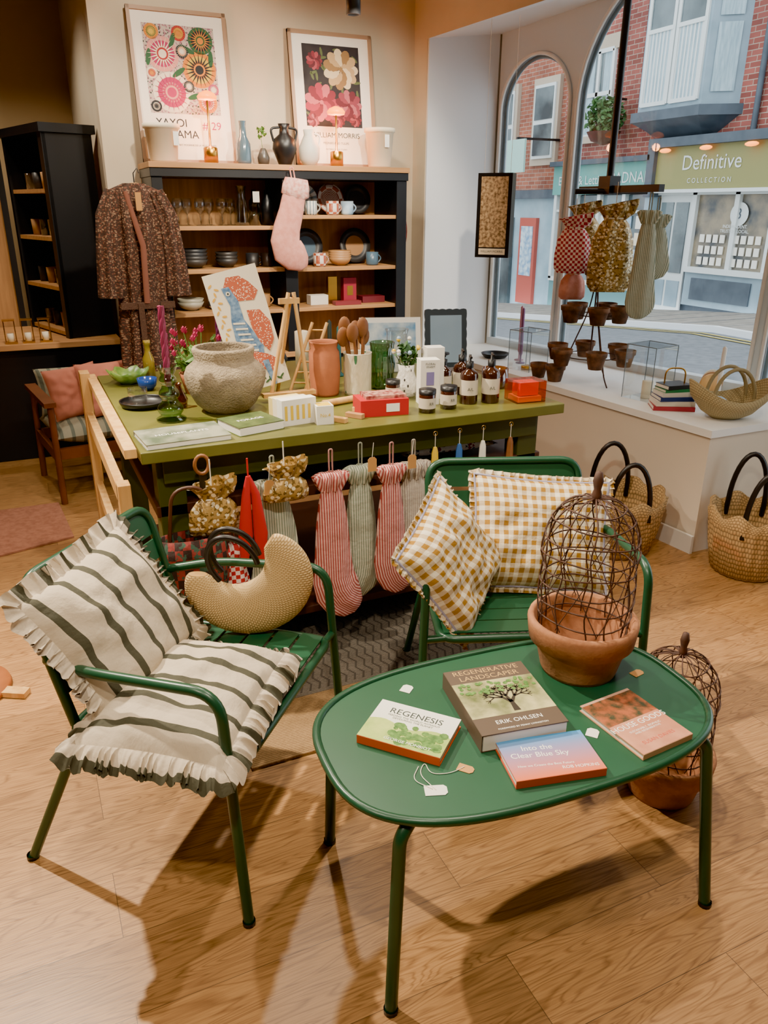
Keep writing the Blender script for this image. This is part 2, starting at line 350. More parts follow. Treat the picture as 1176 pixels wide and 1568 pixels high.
WOODS=mat('spoon_wood',S('#8d5a30'),.5,c2=S('#6f4222'),ns=10)
YEL=mat('yellow',S('#e0bb2c'),.5)
TAG=mat('kraft_tag',S('#bd8a4c'),.8)
STRING=mat('string',S('#e5ddcc'),.9)
# ---------------------------------------------------------------- room shell
b=B('floor'); b.box(-3,3.9,-3.2,7.2,-.06,0,FLOOR); b.done()
b=B('ceiling'); b.box(-3,4.0,-3.2,7.2,3.0,3.08,CEIL); b.done()
b=B('wall_back'); b.box(.58,2.57,5.1,5.2,0,3,WALL); b.done()
b=B('wall_alcove_side'); b.box(.60,.70,5.2,7.0,0,3,WALL); b.done()
b=B('wall_alcove'); b.box(-3,.60,7.0,7.1,0,3,mat('alcove_paint',S('#b39a74'),.9)); b.done()
b=B('wall_left'); b.box(-3.1,-3,-3.2,7.1,0,3,WALL); b.done()
b=B('wall_front'); b.box(-3,3.7,-3.3,-3.2,0,3,WALL); b.done()
b=B('wall_bay_pier'); b.prism([(2.57,5.2),(2.57,5.1),(2.585,4.95),(3.08,4.95),(3.2,4.95),(3.2,5.2)],0,3,WALL); b.done()
b=B('wall_reveal'); b.box(2.59,3.11,4.935,4.95,.61,2.7,WALLR); b.done()
b=B('wall_window_riser'); b.prism([(2.585,4.935),(2.78,2.45),(3.6,2.45),(3.13,4.935)],0,.575,WALLP,mtop=WHITE); b.done()
b=B('window_sill'); b.prism([(2.575,4.935),(2.77,2.44),(3.6,2.44),(3.13,4.935)],.575,.61,WHITE); b.done(bevel=.004)
b=B('wall_lintel')
v=[(2.585,4.95,2.53),(2.78,2.4,2.53),(3.7,2.4,2.78),(3.16,4.95,2.6),(2.585,4.95,3),(2.78,2.4,3),(3.7,2.4,3),(3.16,4.95,3)]
b.add(v,[(0,3,2,1),(2,3,7,6),(3,0,4,7)],WALLR); b.add(v,[(0,1,5,4),(1,2,6,5)],WALL); b.done()
b=B('wall_right'); b.box(3.6,3.7,-3.2,.59,0,3,WALL); b.done()
b=B('wall_right'); b.box(3.6,3.7,2.11,2.45,0,3,WALL); b.done()
b=B('wall_right_header'); b.box(3.6,3.7,.59,2.11,2.41,3,WALL); b.done()
b=B('door_1')
for y in(.6,2.04): b.box(3.62,3.68,y,y+.06,0,2.4,WHITE)
b.box(3.62,3.68,.66,2.04,2.34,2.4,WHITE); b.box(3.62,3.68,.66,2.04,0,.2,WHITE); b.box(3.645,3.655,.66,2.04,.2,2.34,GLASSW); b.done()
b=B('baseboard_right'); b.prism([(2.77,2.44),(2.755,2.44),(2.57,4.9),(2.585,4.9)],0,.09,WHITE); b.done()
b=B('baseboard_back'); b.box(2.36,2.57,5.085,5.1,0,.09,WHITE); b.done()
Gd=Vector((.187,-.982,0))
TG=Matrix(((Gd.x,.982,0,3.12),(Gd.y,.187,0,4.935),(0,0,1,0),(0,0,0,1)))
FR=mat('window_frame',S('#d0dae0'),.5); FRG=mat('window_metal',S('#6a7a82'),.4)
def archwin(k,s0,s1,z0,zs,zt):
    b=B('window_%d'%k); r=(s1-s0)/2; c=(s0+s1)/2; n=28
    arc=[(c-r*math.cos(pi*i/n),zs+r*math.sin(pi*i/n)) for i in range(n+1)]
    for y in (0,.07):
        vs=[(x,y,min(z,zt)) for x,z in arc]+[(x,y,zt) for x,z in arc]
        b.add(vs,[(i,i+1,n+2+i,n+1+i) for i in range(n)],FR,TG)
    vs=[(x,0,z) for x,z in arc]+[(x,.07,z) for x,z in arc]
    b.add(vs,[(i,i+1,n+2+i,n+1+i) for i in range(n)],FR,TG,smooth=True)
    b.box(s0-.03,s0,0,.07,z0-.05,zt,FR,TG); b.box(s1,s1+.03,0,.07,z0-.05,zt,FR,TG); b.box(s0,s1,0,.07,z0-.05,z0,FR,TG)
    path=[(s0+.015,.03,z0)]+[(c+(x-c)*(1-.015/r),.03,zs+(z-zs)*(1-.015/r)) for x,z in arc]+[(s1-.015,.03,z0)]
    b.tube(path,.013,FRG,n=6,T=TG)
    path=[(s0,-.008,z0)]+[(x,-.008,z) for x,z in arc]+[(s1,-.008,z0)]
    b.tube(path,.012,WHITE,n=6,T=TG)
    g=[(s0,.04,z0),(s1,.04,z0)]+[(x,.04,z) for x,z in reversed(arc)]
    b.add(g,[tuple(range(len(g)))],GLASSW,TG)
    b.done()
archwin(1,.035,.64,.66,2.14,2.86); archwin(2,.70,2.06,.66,2.12,2.86); archwin(3,2.12,2.5,.66,2.2,2.86)
# ---------------------------------------------------------------- street outside
ROAD=mat('asphalt',S('#787d82'),.7,c2=S('#666b70'),ns=9); PAVE=mat('paving',S('#9c968c'),.85,c2=S('#857f76'),ns=6)
def gz(y): return min(-.08,.604-.082*y)
b=B('street_road'); ys=[-4,8.3,12,16,20,26]
for a,c in zip(ys,ys[1:]): b.add([(3.75,a,gz(a)-.05),(9.1,a,gz(a)-.05),(9.1,c,gz(c)-.05),(3.75,c,gz(c)-.05)],[(0,1,2,3)],ROAD)
LINE=mat('road_line',S('#b9a95c'),.8)
for q0,q1 in((8.85,8.92),(8.68,8.75)):
    for a,c in zip(ys,ys[1:]): b.add([(q0,a,gz(a)-.04),(q1,a,gz(a)-.04),(q1,c,gz(c)-.04),(q0,c,gz(c)-.04)],[(0,1,2,3)],LINE)
b.done()
b=B('street_pavement')
for a,c in zip(ys,ys[1:]):
    b.add([(9.2,a,gz(a)+.04),(11.68,a,gz(a)+.04),(11.68,c,gz(c)+.04),(9.2,c,gz(c)+.04)],[(0,1,2,3)],PAVE)
    b.add([(9.1,a,gz(a)-.1),(9.1,a,gz(a)+.04),(9.1,c,gz(c)+.04),(9.1,c,gz(c)-.1)],[(0,1,2,3)],WALLR)
    b.add([(9.1,a,gz(a)+.04),(9.2,a,gz(a)+.04),(9.2,c,gz(c)+.04),(9.1,c,gz(c)+.04)],[(0,1,2,3)],WALLR)
for i in range(24):
    y=5+i*.8; b.box(9.2,11.68,y,y+.012,gz(y)+.03,gz(y)+.042,ROAD)
b.done()
TF=lambda x,y,z: Matrix(((0,0,-1,x),(-1,0,0,y),(0,1,0,z),(0,0,0,1)))
BR1=brickmat('red_brick','#a05a50','#80433b','#ab9c8e'); BR2=brickmat('orange_brick','#a8674f','#8b4f3c','#a8988a')
SLATE=mat('slate_paint',S('#3d4852'),.6,c2=S('#4b5660'),ns=4); BLUEG=mat('bluegrey_paint',S('#7d929d'),.6,c2=S('#8b9faa'),ns=3); TEAL=mat('teal_sign',S('#5f9b92'),.6); KHAKI=mat('khaki_sign',S('#87844e'),.6)
STW=mat('street_white',S('#cfd4d2'),.6); SGL=mat('shop_glass',S('#39464a'),.1,c2=S('#6f7d80'),ns=1.2); CURT=mat('curtain',S('#a9bfc7'),.5,c2=S('#869fa9'),ns=3,stretch=(1,12,1)); WARM=mat('shop_interior',S('#8d8068'),.4,c2=S('#3a4044'),ns=2.6)
LINT=mat('stone_lintel',S('#b0a08c'),.8)
b=B('brick_terrace_building')
b.box(12,13.5,5.5,16.1,2.3,8.5,BR1); b.box(12.1,13.5,5.5,16.1,-1.2,2.3,SLATE)
bay=[(12,13.55),(11.5,13.15),(11.5,11.55),(12,11.15)]
b.prism(bay,3.25,5.6,BLUEG); b.prism([(12,13.65),(11.42,13.22),(11.42,11.48),(12,11.05)],5.6,5.8,SLATE); b.prism([(12,13.65),(11.4,13.22),(11.4,11.48),(12,11.05)],3.08,3.25,SLATE)
b.add([(12,13.6,3.08),(11.42,13.2,3.08),(11.42,11.5,3.08),(12,11.1,3.08),(12,13.1,2.8),(11.9,12.9,2.8),(11.9,11.8,2.8),(12,11.6,2.8)],[(0,1,5,4),(1,2,6,5),(2,3,7,6)],SLATE)
for y0,y1 in((11.65,12.3),(12.4,13.05)):
    b.box(11.485,11.5,y0,y1,3.4,4.55,CURT); b.box(11.485,11.5,y0,y1,4.62,5.45,SGL)
    for i in range(7): b.box(11.478,11.486,y0+.05+i*.09,y0+.09+i*.09,3.4,4.55,STW)
    for yy in(y0,y1): b.box(11.46,11.5,yy-.035,yy+.035,3.35,5.5,STW)
    for zz in(3.37,4.58,5.48): b.box(11.455,11.5,y0,y1,zz-.035,zz+.035,STW)
for sgn,(p,q) in ((1,((12,13.55),(11.5,13.15))),(-1,((11.5,11.55),(12,11.15)))):
    P=Vector((*p,0));Q=Vector((*q,0)); d=Q-P; off=Vector((-.02,.02*sgn,0))
    a=P+d*.2+off; c=P+d*.8+off
    for z0,z1 in((3.45,4.5),(4.6,5.4)): b.add([(a.x,a.y,z0),(c.x,c.y,z0),(c.x,c.y,z1),(a.x,a.y,z1)],[(0,1,2,3)],CURT)
for y0,y1,z0,z1 in((14.55,15.45,3.0,4.6),(9.0,10.1,3.2,5.2)):
    b.box(11.90,12,y0-.12,y1+.12,z0-.14,z0,LINT); b.box(11.95,12,y0-.12,y1+.12,z1,z1+.28,LINT)
    b.box(11.97,12,y0,y1,z0,z1,SGL); b.box(11.965,11.97,y0+.08,y0+.3,z0,z1,CURT); b.box(11.965,11.97,y1-.3,y1-.08,z0,z1,CURT)
    for yy in(y0,(y0+y1)/2,y1): b.box(11.93,12,yy-.04,yy+.04,z0,z1,STW)
    for zz in(z0,(z0+z1)/2,z1): b.box(11.93,12,y0,y1,zz-.04,zz+.04,STW)
b.tube([(11.93,10.7,2.8),(11.93,10.7,7)],.05,SLATE,n=8)
b.done()
b=B('shop_front')
b.box(11.75,11.99,5.5,12.75,1.88,2.62,KHAKI); b.box(11.6,11.99,5.5,12.85,2.62,2.78,SLATE); b.box(11.8,11.99,12.85,16.1,1.82,2.42,TEAL); b.box(11.66,11.99,12.85,16.1,2.42,2.52,SLATE); b.box(11.70,11.99,5.5,12.75,1.82,1.88,STW)
b.box(11.7,11.99,12.75,12.88,-.5,2.62,BLUEG); b.box(11.66,11.99,12.72,12.91,1.75,2.62,SLATE)
b.text('Definitive',.36,STW,TF(11.74,11.35,2.32)); b.text('C O L L E C T I O N',.12,STW,TF(11.74,11.35,2.02)); b.text('BADNALL',.3,STW,TF(11.79,13.45,2.12)); b.text('Estate & Lettings',.26,STW,TF(11.79,15.0,2.1))
b.box(11.9,11.99,8.6,11.75,gz(10),.42,BLUEG)
for a,c in((8.7,9.9),(10.05,11.65)):
    b.box(11.87,11.9,a+.1,c-.1,gz(10)+.12,.3,SLATE)
b.box(11.96,11.98,8.6,11.75,.42,1.85,WARM)
for yy in(8.6,9.95,10.75,11.75): b.box(11.88,11.99,yy-.05,yy+.05,.42,1.88,STW)
b.box(11.83,11.99,8.6,11.75,.40,.5,STW); b.box(11.88,11.99,8.6,12.75,1.78,1.88,STW)
b.box(11.95,11.99,11.85,12.7,-.4,1.78,STW)
for a,c in((11.92,12.25),(12.32,12.64)): b.box(11.93,11.96,a,c,.35,1.65,SGL); b.box(11.93,11.96,a,c,-.3,.2,BLUEG)
for i in range(4):
    for j in range(3):
        for y0 in(10.15,10.95): b.box(11.93,11.95,y0+i*.16,y0+.11+i*.16,.55+j*.2,.69+j*.2,PAPER)
b.disc(.2,STW,TF(11.93,10.7,1.45)); b.text('3',.26,SLATE,TF(11.925,10.7,1.45)); b.text('INDEPENDENT.\nTRUSTED. LOCAL.',.08,STW,TF(11.87,10.7,1.2))
b.box(11.9,11.99,12.9,16.1,-1.2,-.05,mat('teal_riser',S('#5f8a8c'),.6)); b.box(11.96,11.98,12.9,16.1,-.05,1.8,SGL)
for yy in(12.95,13.7,14.5,15.3,16.05): b.box(11.86,11.99,yy-.05,yy+.05,-.05,1.82,STW)
b.box(11.86,11.99,12.9,16.1,-.1,0,STW); b.box(11.88,11.99,12.9,16.1,1.45,1.5,STW)
for i in range(7):
    for j in range(4): b.box(11.93,11.95,13.05+i*.42,13.33+i*.42,.15+j*.33,.40+j*.33,[PAPER,BLUEP,CREAM][(i+j)%3])
ORE=mat('orange_lamp',S('#ff8a30'),.5,emit=3)
for yy in(9.4,10.4,11.4,12.4): b.sph(.07,ORE,Matrix.Translation((11.62,yy,2.56))@Matrix.Diagonal((1,2,.6,1)),n=10)
b.done()
b=B('far_street_building'); b.box(12.2,14,16.12,26,1.9,8,BR2); b.box(12.2,14,16.12,26,-2.5,1.9,mat('pale_blue_render',S('#9fb6c0'),.8,c2=S('#8ba4b0'),ns=2))
for y0 in(16.6,18.3,20): b.box(12.1,12.22,y0-.06,y0+.96,2.5,4.4,LINT); b.box(12.06,12.12,y0+.04,y0+.86,2.65,4.25,STW); b.box(12.04,12.08,y0+.1,y0+.8,2.72,3.4,SGL); b.box(12.04,12.08,y0+.1,y0+.8,3.5,4.18,SGL)
b.box(12.1,12.2,17.1,17.8,-.8,1.3,mat('red_poster',S('#b0483a'),.6)); b.box(12.08,12.1,17.2,17.7,-.1,1.1,BLUEP); b.box(12.1,12.2,18.2,19.5,-1,1.3,SGL); b.box(12.0,12.2,16.12,20,1.75,1.95,SLATE)
b.box(4,16,26.1,27,-3,9,BR2); b.done()
b=B('hanging_shop_sign'); b.box(11,11.05,16.2,17.0,2.3,3.0,mat('sign_mint',S('#9fc4b8'),.6)); b.box(11,12.19,16.5,16.55,3.0,3.05,BLACK); b.done()
def leaves(b,c,R,n,sz,m,flat=1):
    for i in range(n):
        d=Vector((random.gauss(0,1),random.gauss(0,1),random.gauss(0,1)*flat)).normalized()*R*random.random()**.5
        T=TR(c[0]+d.x,c[1]+d.y,c[2]+d.z,random.uniform(0,360),random.uniform(-70,70),random.uniform(-60,60),sz*random.uniform(.7,1.3))
        b.add([(0,-.5,0),(.28,-.1,.06),(.2,.3,.05),(0,.6,-.05),(-.2,.3,.05),(-.28,-.1,.06)],[(0,1,2,3),(0,3,4,5)],m,T)
b=B('hanging_flower_basket'); leaves(b,(11.5,14.1,3.25),.42,800,.11,LEAFD); b.lathe([(.02,0),(.25,.08),(.35,.25)],BROWN,TR(11.5,14.1,2.75)); b.box(11.5,12,14.08,14.12,3.6,3.64,BLACK); b.done()
# ---------------------------------------------------------------- green lounge chairs
def chair(name,T):
    b=B(name); r=.0125
    for sx in(-1,1):
        path=fil([(sx*.33,-.27,0.0),(sx*.315,-.235,.615),(sx*.30,.1,.595),(sx*.25,.245,.57)],.07,8); b.tube(path,r,GREEN,n=12)
        b.tube([(sx*.31,.345,0),(sx*.265,.16,.42)],r,GREEN,n=12)
        b.tube([(sx*.318,-.245,.405),(sx*.25,-.245,.41)],r*.9,GREEN,n=10)
        for fx,fy in((.33,-.27),(.31,.345)): b.lathe([(0.001,0),(.015,0),(.015,.012)],BLACK,TR(sx*fx,fy,0),n=12)
    b.tube(fil([(-.27,-.255,.41),(.27,-.255,.41),(.27,.2,.395),(-.27,.2,.395)],.05,6,closed=True),r,GREEN,n=10,closed=True)
    for i in range(6):
        y0=-.24+i*.074; zz=.424-.004*i
        b.box(-.262,.262,y0,y0+.062,zz-.004,zz,GREEN2)
    def bk(x,t): return (x,.2+.085*t,.42+.345*t)
    b.tube(fil([bk(-.25,-.05),bk(-.255,1),bk(.255,1),bk(.25,-.05)],.07,8),r,GREEN,n=12)
    for t0,t1 in((.16,.32),(.36,.52),(.56,.72),(.76,.965)):
        w=.245
        p=[bk(-w,t0),bk(w,t0),bk(w,t1),bk(-w,t1)]; q=[(a[0],a[1]+.004,a[2]) for a in p]
        b.add(p+q,[(0,1,2,3),(7,6,5,4),(0,4,5,1),(1,5,6,2),(2,6,7,3),(3,7,4,0)],GREEN2)
    return b.done(T=T)
def frameT(cx,cy,sx,sy): return Matrix(((sx,-sy,0,cx),(sy,sx,0,cy),(0,0,1,0),(0,0,0,1)))
C1=frameT(.286,1.742,.66,.75); C2=frameT(1.29,1.787,.932,-.362)
chair('green_garden_armchair',C1); chair('green_garden_armchair',C2)
b=B('striped_ruffle_cushion'); cushion(b,.40,.35,.12,STRIPE,STRIPER,.042,seed=1,waves=56,amp=.009); b.done(T=C1@TR(-.105,.145,.618,0,56,0)@TR(0,0,0,5))
b=B('striped_ruffle_cushion'); cushion(b,.44,.34,.10,STRIPE,STRIPER,.045,seed=5,waves=58,amp=.009,droop=.03); b.done(T=C1@TR(-.165,-.065,.482,6,2,-1))
b=B('gingham_ruffle_cushion'); cushion(b,.44,.36,.14,GING,GING,.02,seed=9,piping=LILAC,waves=80,amp=.004); b.done(T=C2@TR(.085,.085,.582,0,62,0)@TR(0,0,0,-5))
b=B('gingham_ruffle_cushion'); cushion(b,.35,.35,.14,GING,GING,.02,seed=14,piping=LILAC,waves=74,amp=.004); b.done(T=C2@TR(-.225,-.10,.59,50,64,0)@TR(0,0,0,26))
b=B('straw_half_moon_bag')
pa=[];rx=[];ry=[]
for i in range(65):
    t=i/64; a=math.radians(-200+220*t); e=math.sin(pi*t)**.7
    R_=.118+.012*e
    pa.append((R_*math.cos(a),0,R_*math.sin(a))); rx.append(.026+.058*e); ry.append(.014+.026*e)
b.loft(pa,rx,ry,STRAW,n=32,ref=(0,1,0))
for yy in(-.024,.024):
    b.tube([( .062*math.cos(math.radians(-20+220*i/20)),yy,.035+.085*math.sin(math.radians(-20+220*i/20))) for i in range(21)],.0085,BLK,n=8)
b.done(T=TR(.445,1.89,.625,-24,6,-26))
# ---------------------------------------------------------------- coffee table
def sup(n,a,c,e):
    out=[]
    for i in range(n):
        t=2*pi*i/n; ct,st=math.cos(t),math.sin(t)
        out.append((a*abs(ct)**(2/e)*(1 if ct>0 else -1),c*abs(st)**(2/e)*(1 if st>0 else -1)))
    return out
b=B('green_coffee_table')
TT=TR(.88,1.185,0,-3); ol=sup(80,.448,.262,2.9)
b.prism(ol,.478,.486,GREEN2,TT)
b.tube([(x,y,.484) for x,y in ol],.0095,GREEN,n=10,T=TT,closed=True)
b.tube([(x*.93,y*.9,.466) for x,y in ol],.009,GREEN,n=8,T=TT,closed=True)
for sx,sy,fx,fy in((-1,-1,.48,.99),(1,-1,1.275,.915),(-1,1,.53,1.47),(1,1,1.285,1.40)):
    tp=TT@Vector((sx*.34,sy*.19,.47)); b.tube(fil([tp,tp+Vector((sx*.03,sy*.012,-.025)),(fx,fy,0)],.03,5),.0135,GREEN,n=12)
    b.lathe([(.001,0),(.0155,0),(.0155,.012)],BLACK,TR(fx,fy,0),n=12)
b.done()
TZ=.4865
def book(name,cs,h,cov,page,spine,z=TZ,deco=None):
    nl,nr,fr_,fl=[Vector((*c,0)) for c in cs]
    cx=(nl+fr_)/2; X=(nr-nl+fr_-fl).normalized(); w=((nr-nl).length+(fr_-fl).length)/2; d=((fl-nl).length+(fr_-nr).length)/2
    T=Matrix(((X.x,-X.y,0,cx.x),(X.y,X.x,0,cx.y),(0,0,1,z),(0,0,0,1)))
    b=B(name); g=.003
    b.box(-w/2,w/2,-d/2,d/2,0,.002,spine); b.box(-w/2+g,w/2-g,-d/2+.001,d/2-g,.002,h-.002,page)
    b.box(-w/2,w/2,-d/2,d/2,h-.002,h,spine)
    b.box(-w/2,w/2,-d/2-.001,-d/2+.0005,0,h,spine) if name!='landscape_gardening_book' else b.box(-w/2-.001,-w/2+.0005,-d/2,d/2,0,h,spine)
    b.quad((-w/2,-d/2,h+.0003),(w/2,-d/2,h+.0003),(w/2,d/2,h+.0003),(-w/2,d/2,h+.0003),cov)
    if deco: deco(b,w,d,h+.0006)
    b.done(T=T)
def FT(x,y,z,rz=0): return TR(x,y,z,rz)
WT=mat('white_ink',S('#f6f3ea'),.6); DK=mat('dark_ink',S('#22302a'),.6)
GRAD1=uvpat('landscape_cover','grad','#dfe2c6','#eceadf',bump=0)
HILL=mat('hill_print',S('#b9c96a'),.6,c2=S('#95b04c'),ns=22); TREEP=mat('tree_print',S('#3f6a24'),.7,c2=S('#6c9440'),ns=90)
def d1(b,w,d,z):
    n=16; pts=[(-w/2+w*i/n, -d*.02+d*.06*math.sin(i*.6)) for i in range(n+1)]
    b.add([(x,-d/2,z) for x,y in pts]+[(x,y,z) for x,y in pts],[(i,i+1,n+2+i,n+1+i) for i in range(n)],HILL)
    for i in range(60): b.disc(.009*random.uniform(.5,1.2),TREEP,TR(random.uniform(-w*.15,w*.45),random.uniform(-d*.42,d*.0),z+.0002+.00001*i),n=9)
    b.text('REGENESIS',.026,DK,FT(0,d*.28,z)); b.text('FEEDING THE WORLD WITHOUT\nDEVOURING THE PLANET',.008,DK,FT(0,d*.14,z)); b.text('GEORGE MONBIOT',.012,WT,FT(w*.08,-d*.4,z+.0012))
book('regenerative_farming_book',[(.515,1.245),(.640,1.105),(.745,1.195),(.62,1.335)],.02,GRAD1,PAPER,mat('orange_spine',S('#c9521f'),.6),deco=d1)
BRN=mat('brown_cover',S('#554535'),.6)
TRK=mat('tree_photo',S('#2e2518'),.8); MEAD=mat('meadow_photo',S('#5d6630'),.6,c2=S('#c6bd86'),ns=16)
def d2(b,w,d,z):
    b.quad((-w/2,-d*.27,z),(w/2,-d*.27,z),(w/2,d*.27,z),(-w/2,d*.27,z),MEAD)
    def branch(p,a,L,t,k,dep):
        q=p+Vector((math.cos(a),math.sin(a),0))*L; s=Vector((-math.sin(a),math.cos(a),0))
        b.add([p-s*t+Vector((0,0,dep)),p+s*t+Vector((0,0,dep)),q+s*t*.6+Vector((0,0,dep)),q-s*t*.6+Vector((0,0,dep))],[(0,1,2,3)],TRK)
        if k>0:
            for da in(-.6,.1,.65): branch(q,a+da+random.uniform(-.25,.25),L*.78,t*.6,k-1,dep+.00003)
    branch(Vector((.01,-d*.24,z+.0003)),pi/2,d*.13,.008,4,0)
    for i in range(60): b.disc(.005,TREEP,TR(random.uniform(-w*.46,w*.46),random.uniform(d*.06,d*.25),z+.0006+.00001*i),n=7)
    b.text('REGENERATIVE\nLANDSCAPER',.024,mat('gold_ink',S('#bd9a60'),.5),FT(0,d*.385,z)); b.text('ERIK OHLSEN',.018,WT,FT(0,-d*.36,z)); b.text('FOREWORD BY PENNY LIVINGSTON',.007,WT,FT(0,-d*.45,z))
book('landscape_gardening_book',[(.735,1.105),(.93,1.075),(.98,1.31),(.785,1.345)],.042,BRN,PAPER,BRN,deco=d2)
SKYG=uvpat('sunset_sky_cover','grad','#e0703a','#3a93cc',bump=0)
def d3(b,w,d,z):
    b.text('Into the\nClear Blue Sky',.021,WT,FT(-w*.1,d*.12,z,-4)); b.text('How we Create the Best Future',.009,WT,FT(-w*.1,-d*.22,z,-4)); b.text('ROB HOPKINS',.012,WT,FT(w*.25,-d*.36,z,-4))
book('blue_sky_book',[(.74,.985),(.925,.945),(.965,1.06),(.775,1.105)],.018,SKYG,PAPER,mat('rust_spine',S('#b9481f'),.6),deco=d3)
def d4(b,w,d,z):
    b.quad((-w/2,d*.02,z),(w/2,d*.02,z),(w/2,d*.46,z),(-w/2,d*.46,z),mat('leaf_photo',S('#33381a'),.7,c2=S('#a8582a'),ns=50))
    b.quad((-w/2,-d*.5,z),(w/2,-d*.5,z),(w/2,d*.02,z),(-w/2,d*.02,z),mat('tile_photo',S('#d09070'),.7,c2=S('#be7c5c'),ns=20))
    b.text('HOUSE GOODS',.022,WT,FT(0,-d*.06,z+.0003)); b.text('SUSTAINABLY, BIOPHILIC\nAND REGENERATIVE',.008,WT,FT(0,-d*.18,z+.0003)); b.text('SUSAN DAVIES',.014,mat('coral_ink',S('#d0543a'),.6),FT(w*.0,-d*.36,z+.0003))
book('home_interiors_book',[(1.02,.945),(1.165,.955),(1.175,1.145),(1.03,1.135)],.014,mat('peach_cover',S('#d0a084'),.6),PAPER,mat('peach_spine',S('#c9946f'),.6),deco=d4)
def tag(b,x,y,z,rz,m,w=.034,h=.022):
    b.prism([(-w/2,-h/2),(w/2-.006,-h/2),(w/2,-h/2+.006),(w/2,h/2-.006),(w/2-.006,h/2),(-w/2,h/2)],0,.001,m,TR(x,y,z,rz))
b=B('price_tags_on_string'); tag(b,.60,1.045,TZ,-20,PAPER,.045,.028); tag(b,.685,1.075,TZ,-50,TAG)
b.tube(fil([(.60,1.045,TZ+.002),(.59,1.10,TZ+.001),(.62,1.13,TZ+.001),(.61,1.09,TZ+.001),(.65,1.075,TZ+.001),(.685,1.08,TZ+.002)],.03,6),.0009,STRING,n=5)
b.tube(fil([(.595,1.05,TZ+.002),(.57,1.09,TZ+.001),(.60,1.12,TZ+.001)],.02,6),.0009,STRING,n=5); b.done()
b=B('price_tag'); tag(b,1.245,1.20,TZ,10,TAG); b.done()
b=B('price_tag'); tag(b,.995,1.06,TZ,40,PAPER,.03,.026); b.done()
b=B('price_tag'); tag(b,.70,1.375,TZ,40,PAPER,.03,.026); b.done()
def cloche(name,x,y,z,s=1,seed=1):
    rnd=random.Random(seed); b=B(name)
    b.lathe([(.001,0),(.088,0),(.092,.01),(.108,.078),(.112,.082),(.124,.086),(.13,.132),(.127,.141),(.118,.142),(.113,.135),(.106,.08),(.09,.02),(.001,.018)],TERRAL,n=40)
    def prof(t):
        if t<.5: return .100+.010*math.sin(t*6),.10+.2*(t/.5)
        q=(t-.5)/.5*pi/2; return .108*math.cos(q)**.75+.003,.30+.14*math.sin(q)
    W=lambda a,t:(prof(t)[0]*math.cos(a),prof(t)[0]*math.sin(a),prof(t)[1])
    for k in range(12):
        a=2*pi*k/12+rnd.uniform(-.08,.08); b.tube([W(a+.05*math.sin(i+k),i/18) for i in range(19)],.0019,RUST,n=5)
    for k in range(8):
        for sg in(-1,1):
            a=2*pi*k/8+rnd.uniform(-.1,.1); b.tube([W(a+sg*i/18*1.6,.1+.9*i/18) for i in range(19)],.0012,RUST,n=4)
    for t in(.04,.14,.24,.34,.44,.53,.62,.72,.82):
        ph=rnd.uniform(0,6); b.tube([W(2*pi*i/32,t+.010*math.sin(3*2*pi*i/32+ph)) for i in range(32)],.0020,RUST,n=5,closed=True)
    b.lathe([(.001,.425),(.009,.43),(.011,.45),(.008,.46),(.012,.48),(.008,.50),(.001,.503)],RUST,n=12)
    b.done(T=TR(x,y,z,20,0,0,s))
cloche('wire_cloche_on_terracotta_pot',1.13,1.285,TZ,1.02,3)
cloche('wire_cloche_on_terracotta_pot',1.465,1.265,0,1.02,8)
# ---------------------------------------------------------------- display table
b=B('green_display_table')
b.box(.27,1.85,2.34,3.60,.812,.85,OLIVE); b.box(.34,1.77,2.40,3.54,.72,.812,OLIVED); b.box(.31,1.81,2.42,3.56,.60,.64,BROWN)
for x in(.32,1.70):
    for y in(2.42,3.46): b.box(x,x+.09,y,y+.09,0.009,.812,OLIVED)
b.box(.41,1.70,2.44,3.5,.12,.15,BROWN)
b.done(bevel=.003)
b=B('pine_ladder_rack')
b.box(.195,.235,3.52,3.60,0,.88,PINE); b.box(.20,.24,2.44,2.50,0,.72,PINE)
b.add([(.225,3.6,.83),(.262,3.6,.83),(.262,2.36,.83),(.225,2.36,.83),(.225,3.6,.86),(.262,3.6,.86),(.262,2.36,.86),(.225,2.36,.86)],[(0,1,5,4),(1,2,6,5),(2,3,7,6),(3,0,4,7),(4,5,6,7),(3,2,1,0)],PINE)
for z in(.68,.36): b.box(.20,.23,2.48,3.55,z-.03,z+.03,PINE)
b.done(bevel=.002)
RUGM=weavemat('grey_rug','#463f37','#857a6a',160,strength=.4); JUTE=weavemat('jute','#7d5c36','#b08d5c',160,strength=.4)
HBD=mat('herringbone_dark',S('#4a443c'),.9)
b=B('herringbone_rug'); b.box(.52,1.9,2.1,3.4,.001,.008,RUGM)
for i in range(40):
    for j in range(18):
        x=.54+i*.033; y=2.12+j*.07; b.add([(x,y,.0085),(x+.008,y,.0085),(x+.024,y+.035,.0085),(x+.016,y+.035,.0085)],[(0,1,2,3)],HBD); b.add([(x+.016,y+.035,.0085),(x+.024,y+.035,.0085),(x+.008,y+.07,.0085),(x,y+.07,.0085)],[(0,1,2,3)],HBD)
b.box(.42,1.9,1.82,2.1,.001,.009,JUTE); b.box(.42,.52,2.1,3.4,.001,.009,JUTE); b.done()
b=B('pink_rug'); b.prism([(-1.6,3.6),(-.26,3.76),(.08,3.86),(.04,4.4),(-1.6,4.4)],.001,.01,mat('pink_rug_m',S('#a8725a'),.95,c2=S('#946048'),ns=40)); b.done()
b=B('wooden_serving_board'); b.lathe([(.001,0),(.14,0),(.145,.01),(.14,.025),(.001,.025)],mat('board',S('#b06a38'),.5,c2=S('#945426'),ns=5),n=36); b.box(.13,.22,-.02,.02,.003,.022,PINE,TR(0,0,0,-30)); b.done(loc=(-.36,2.61,0))
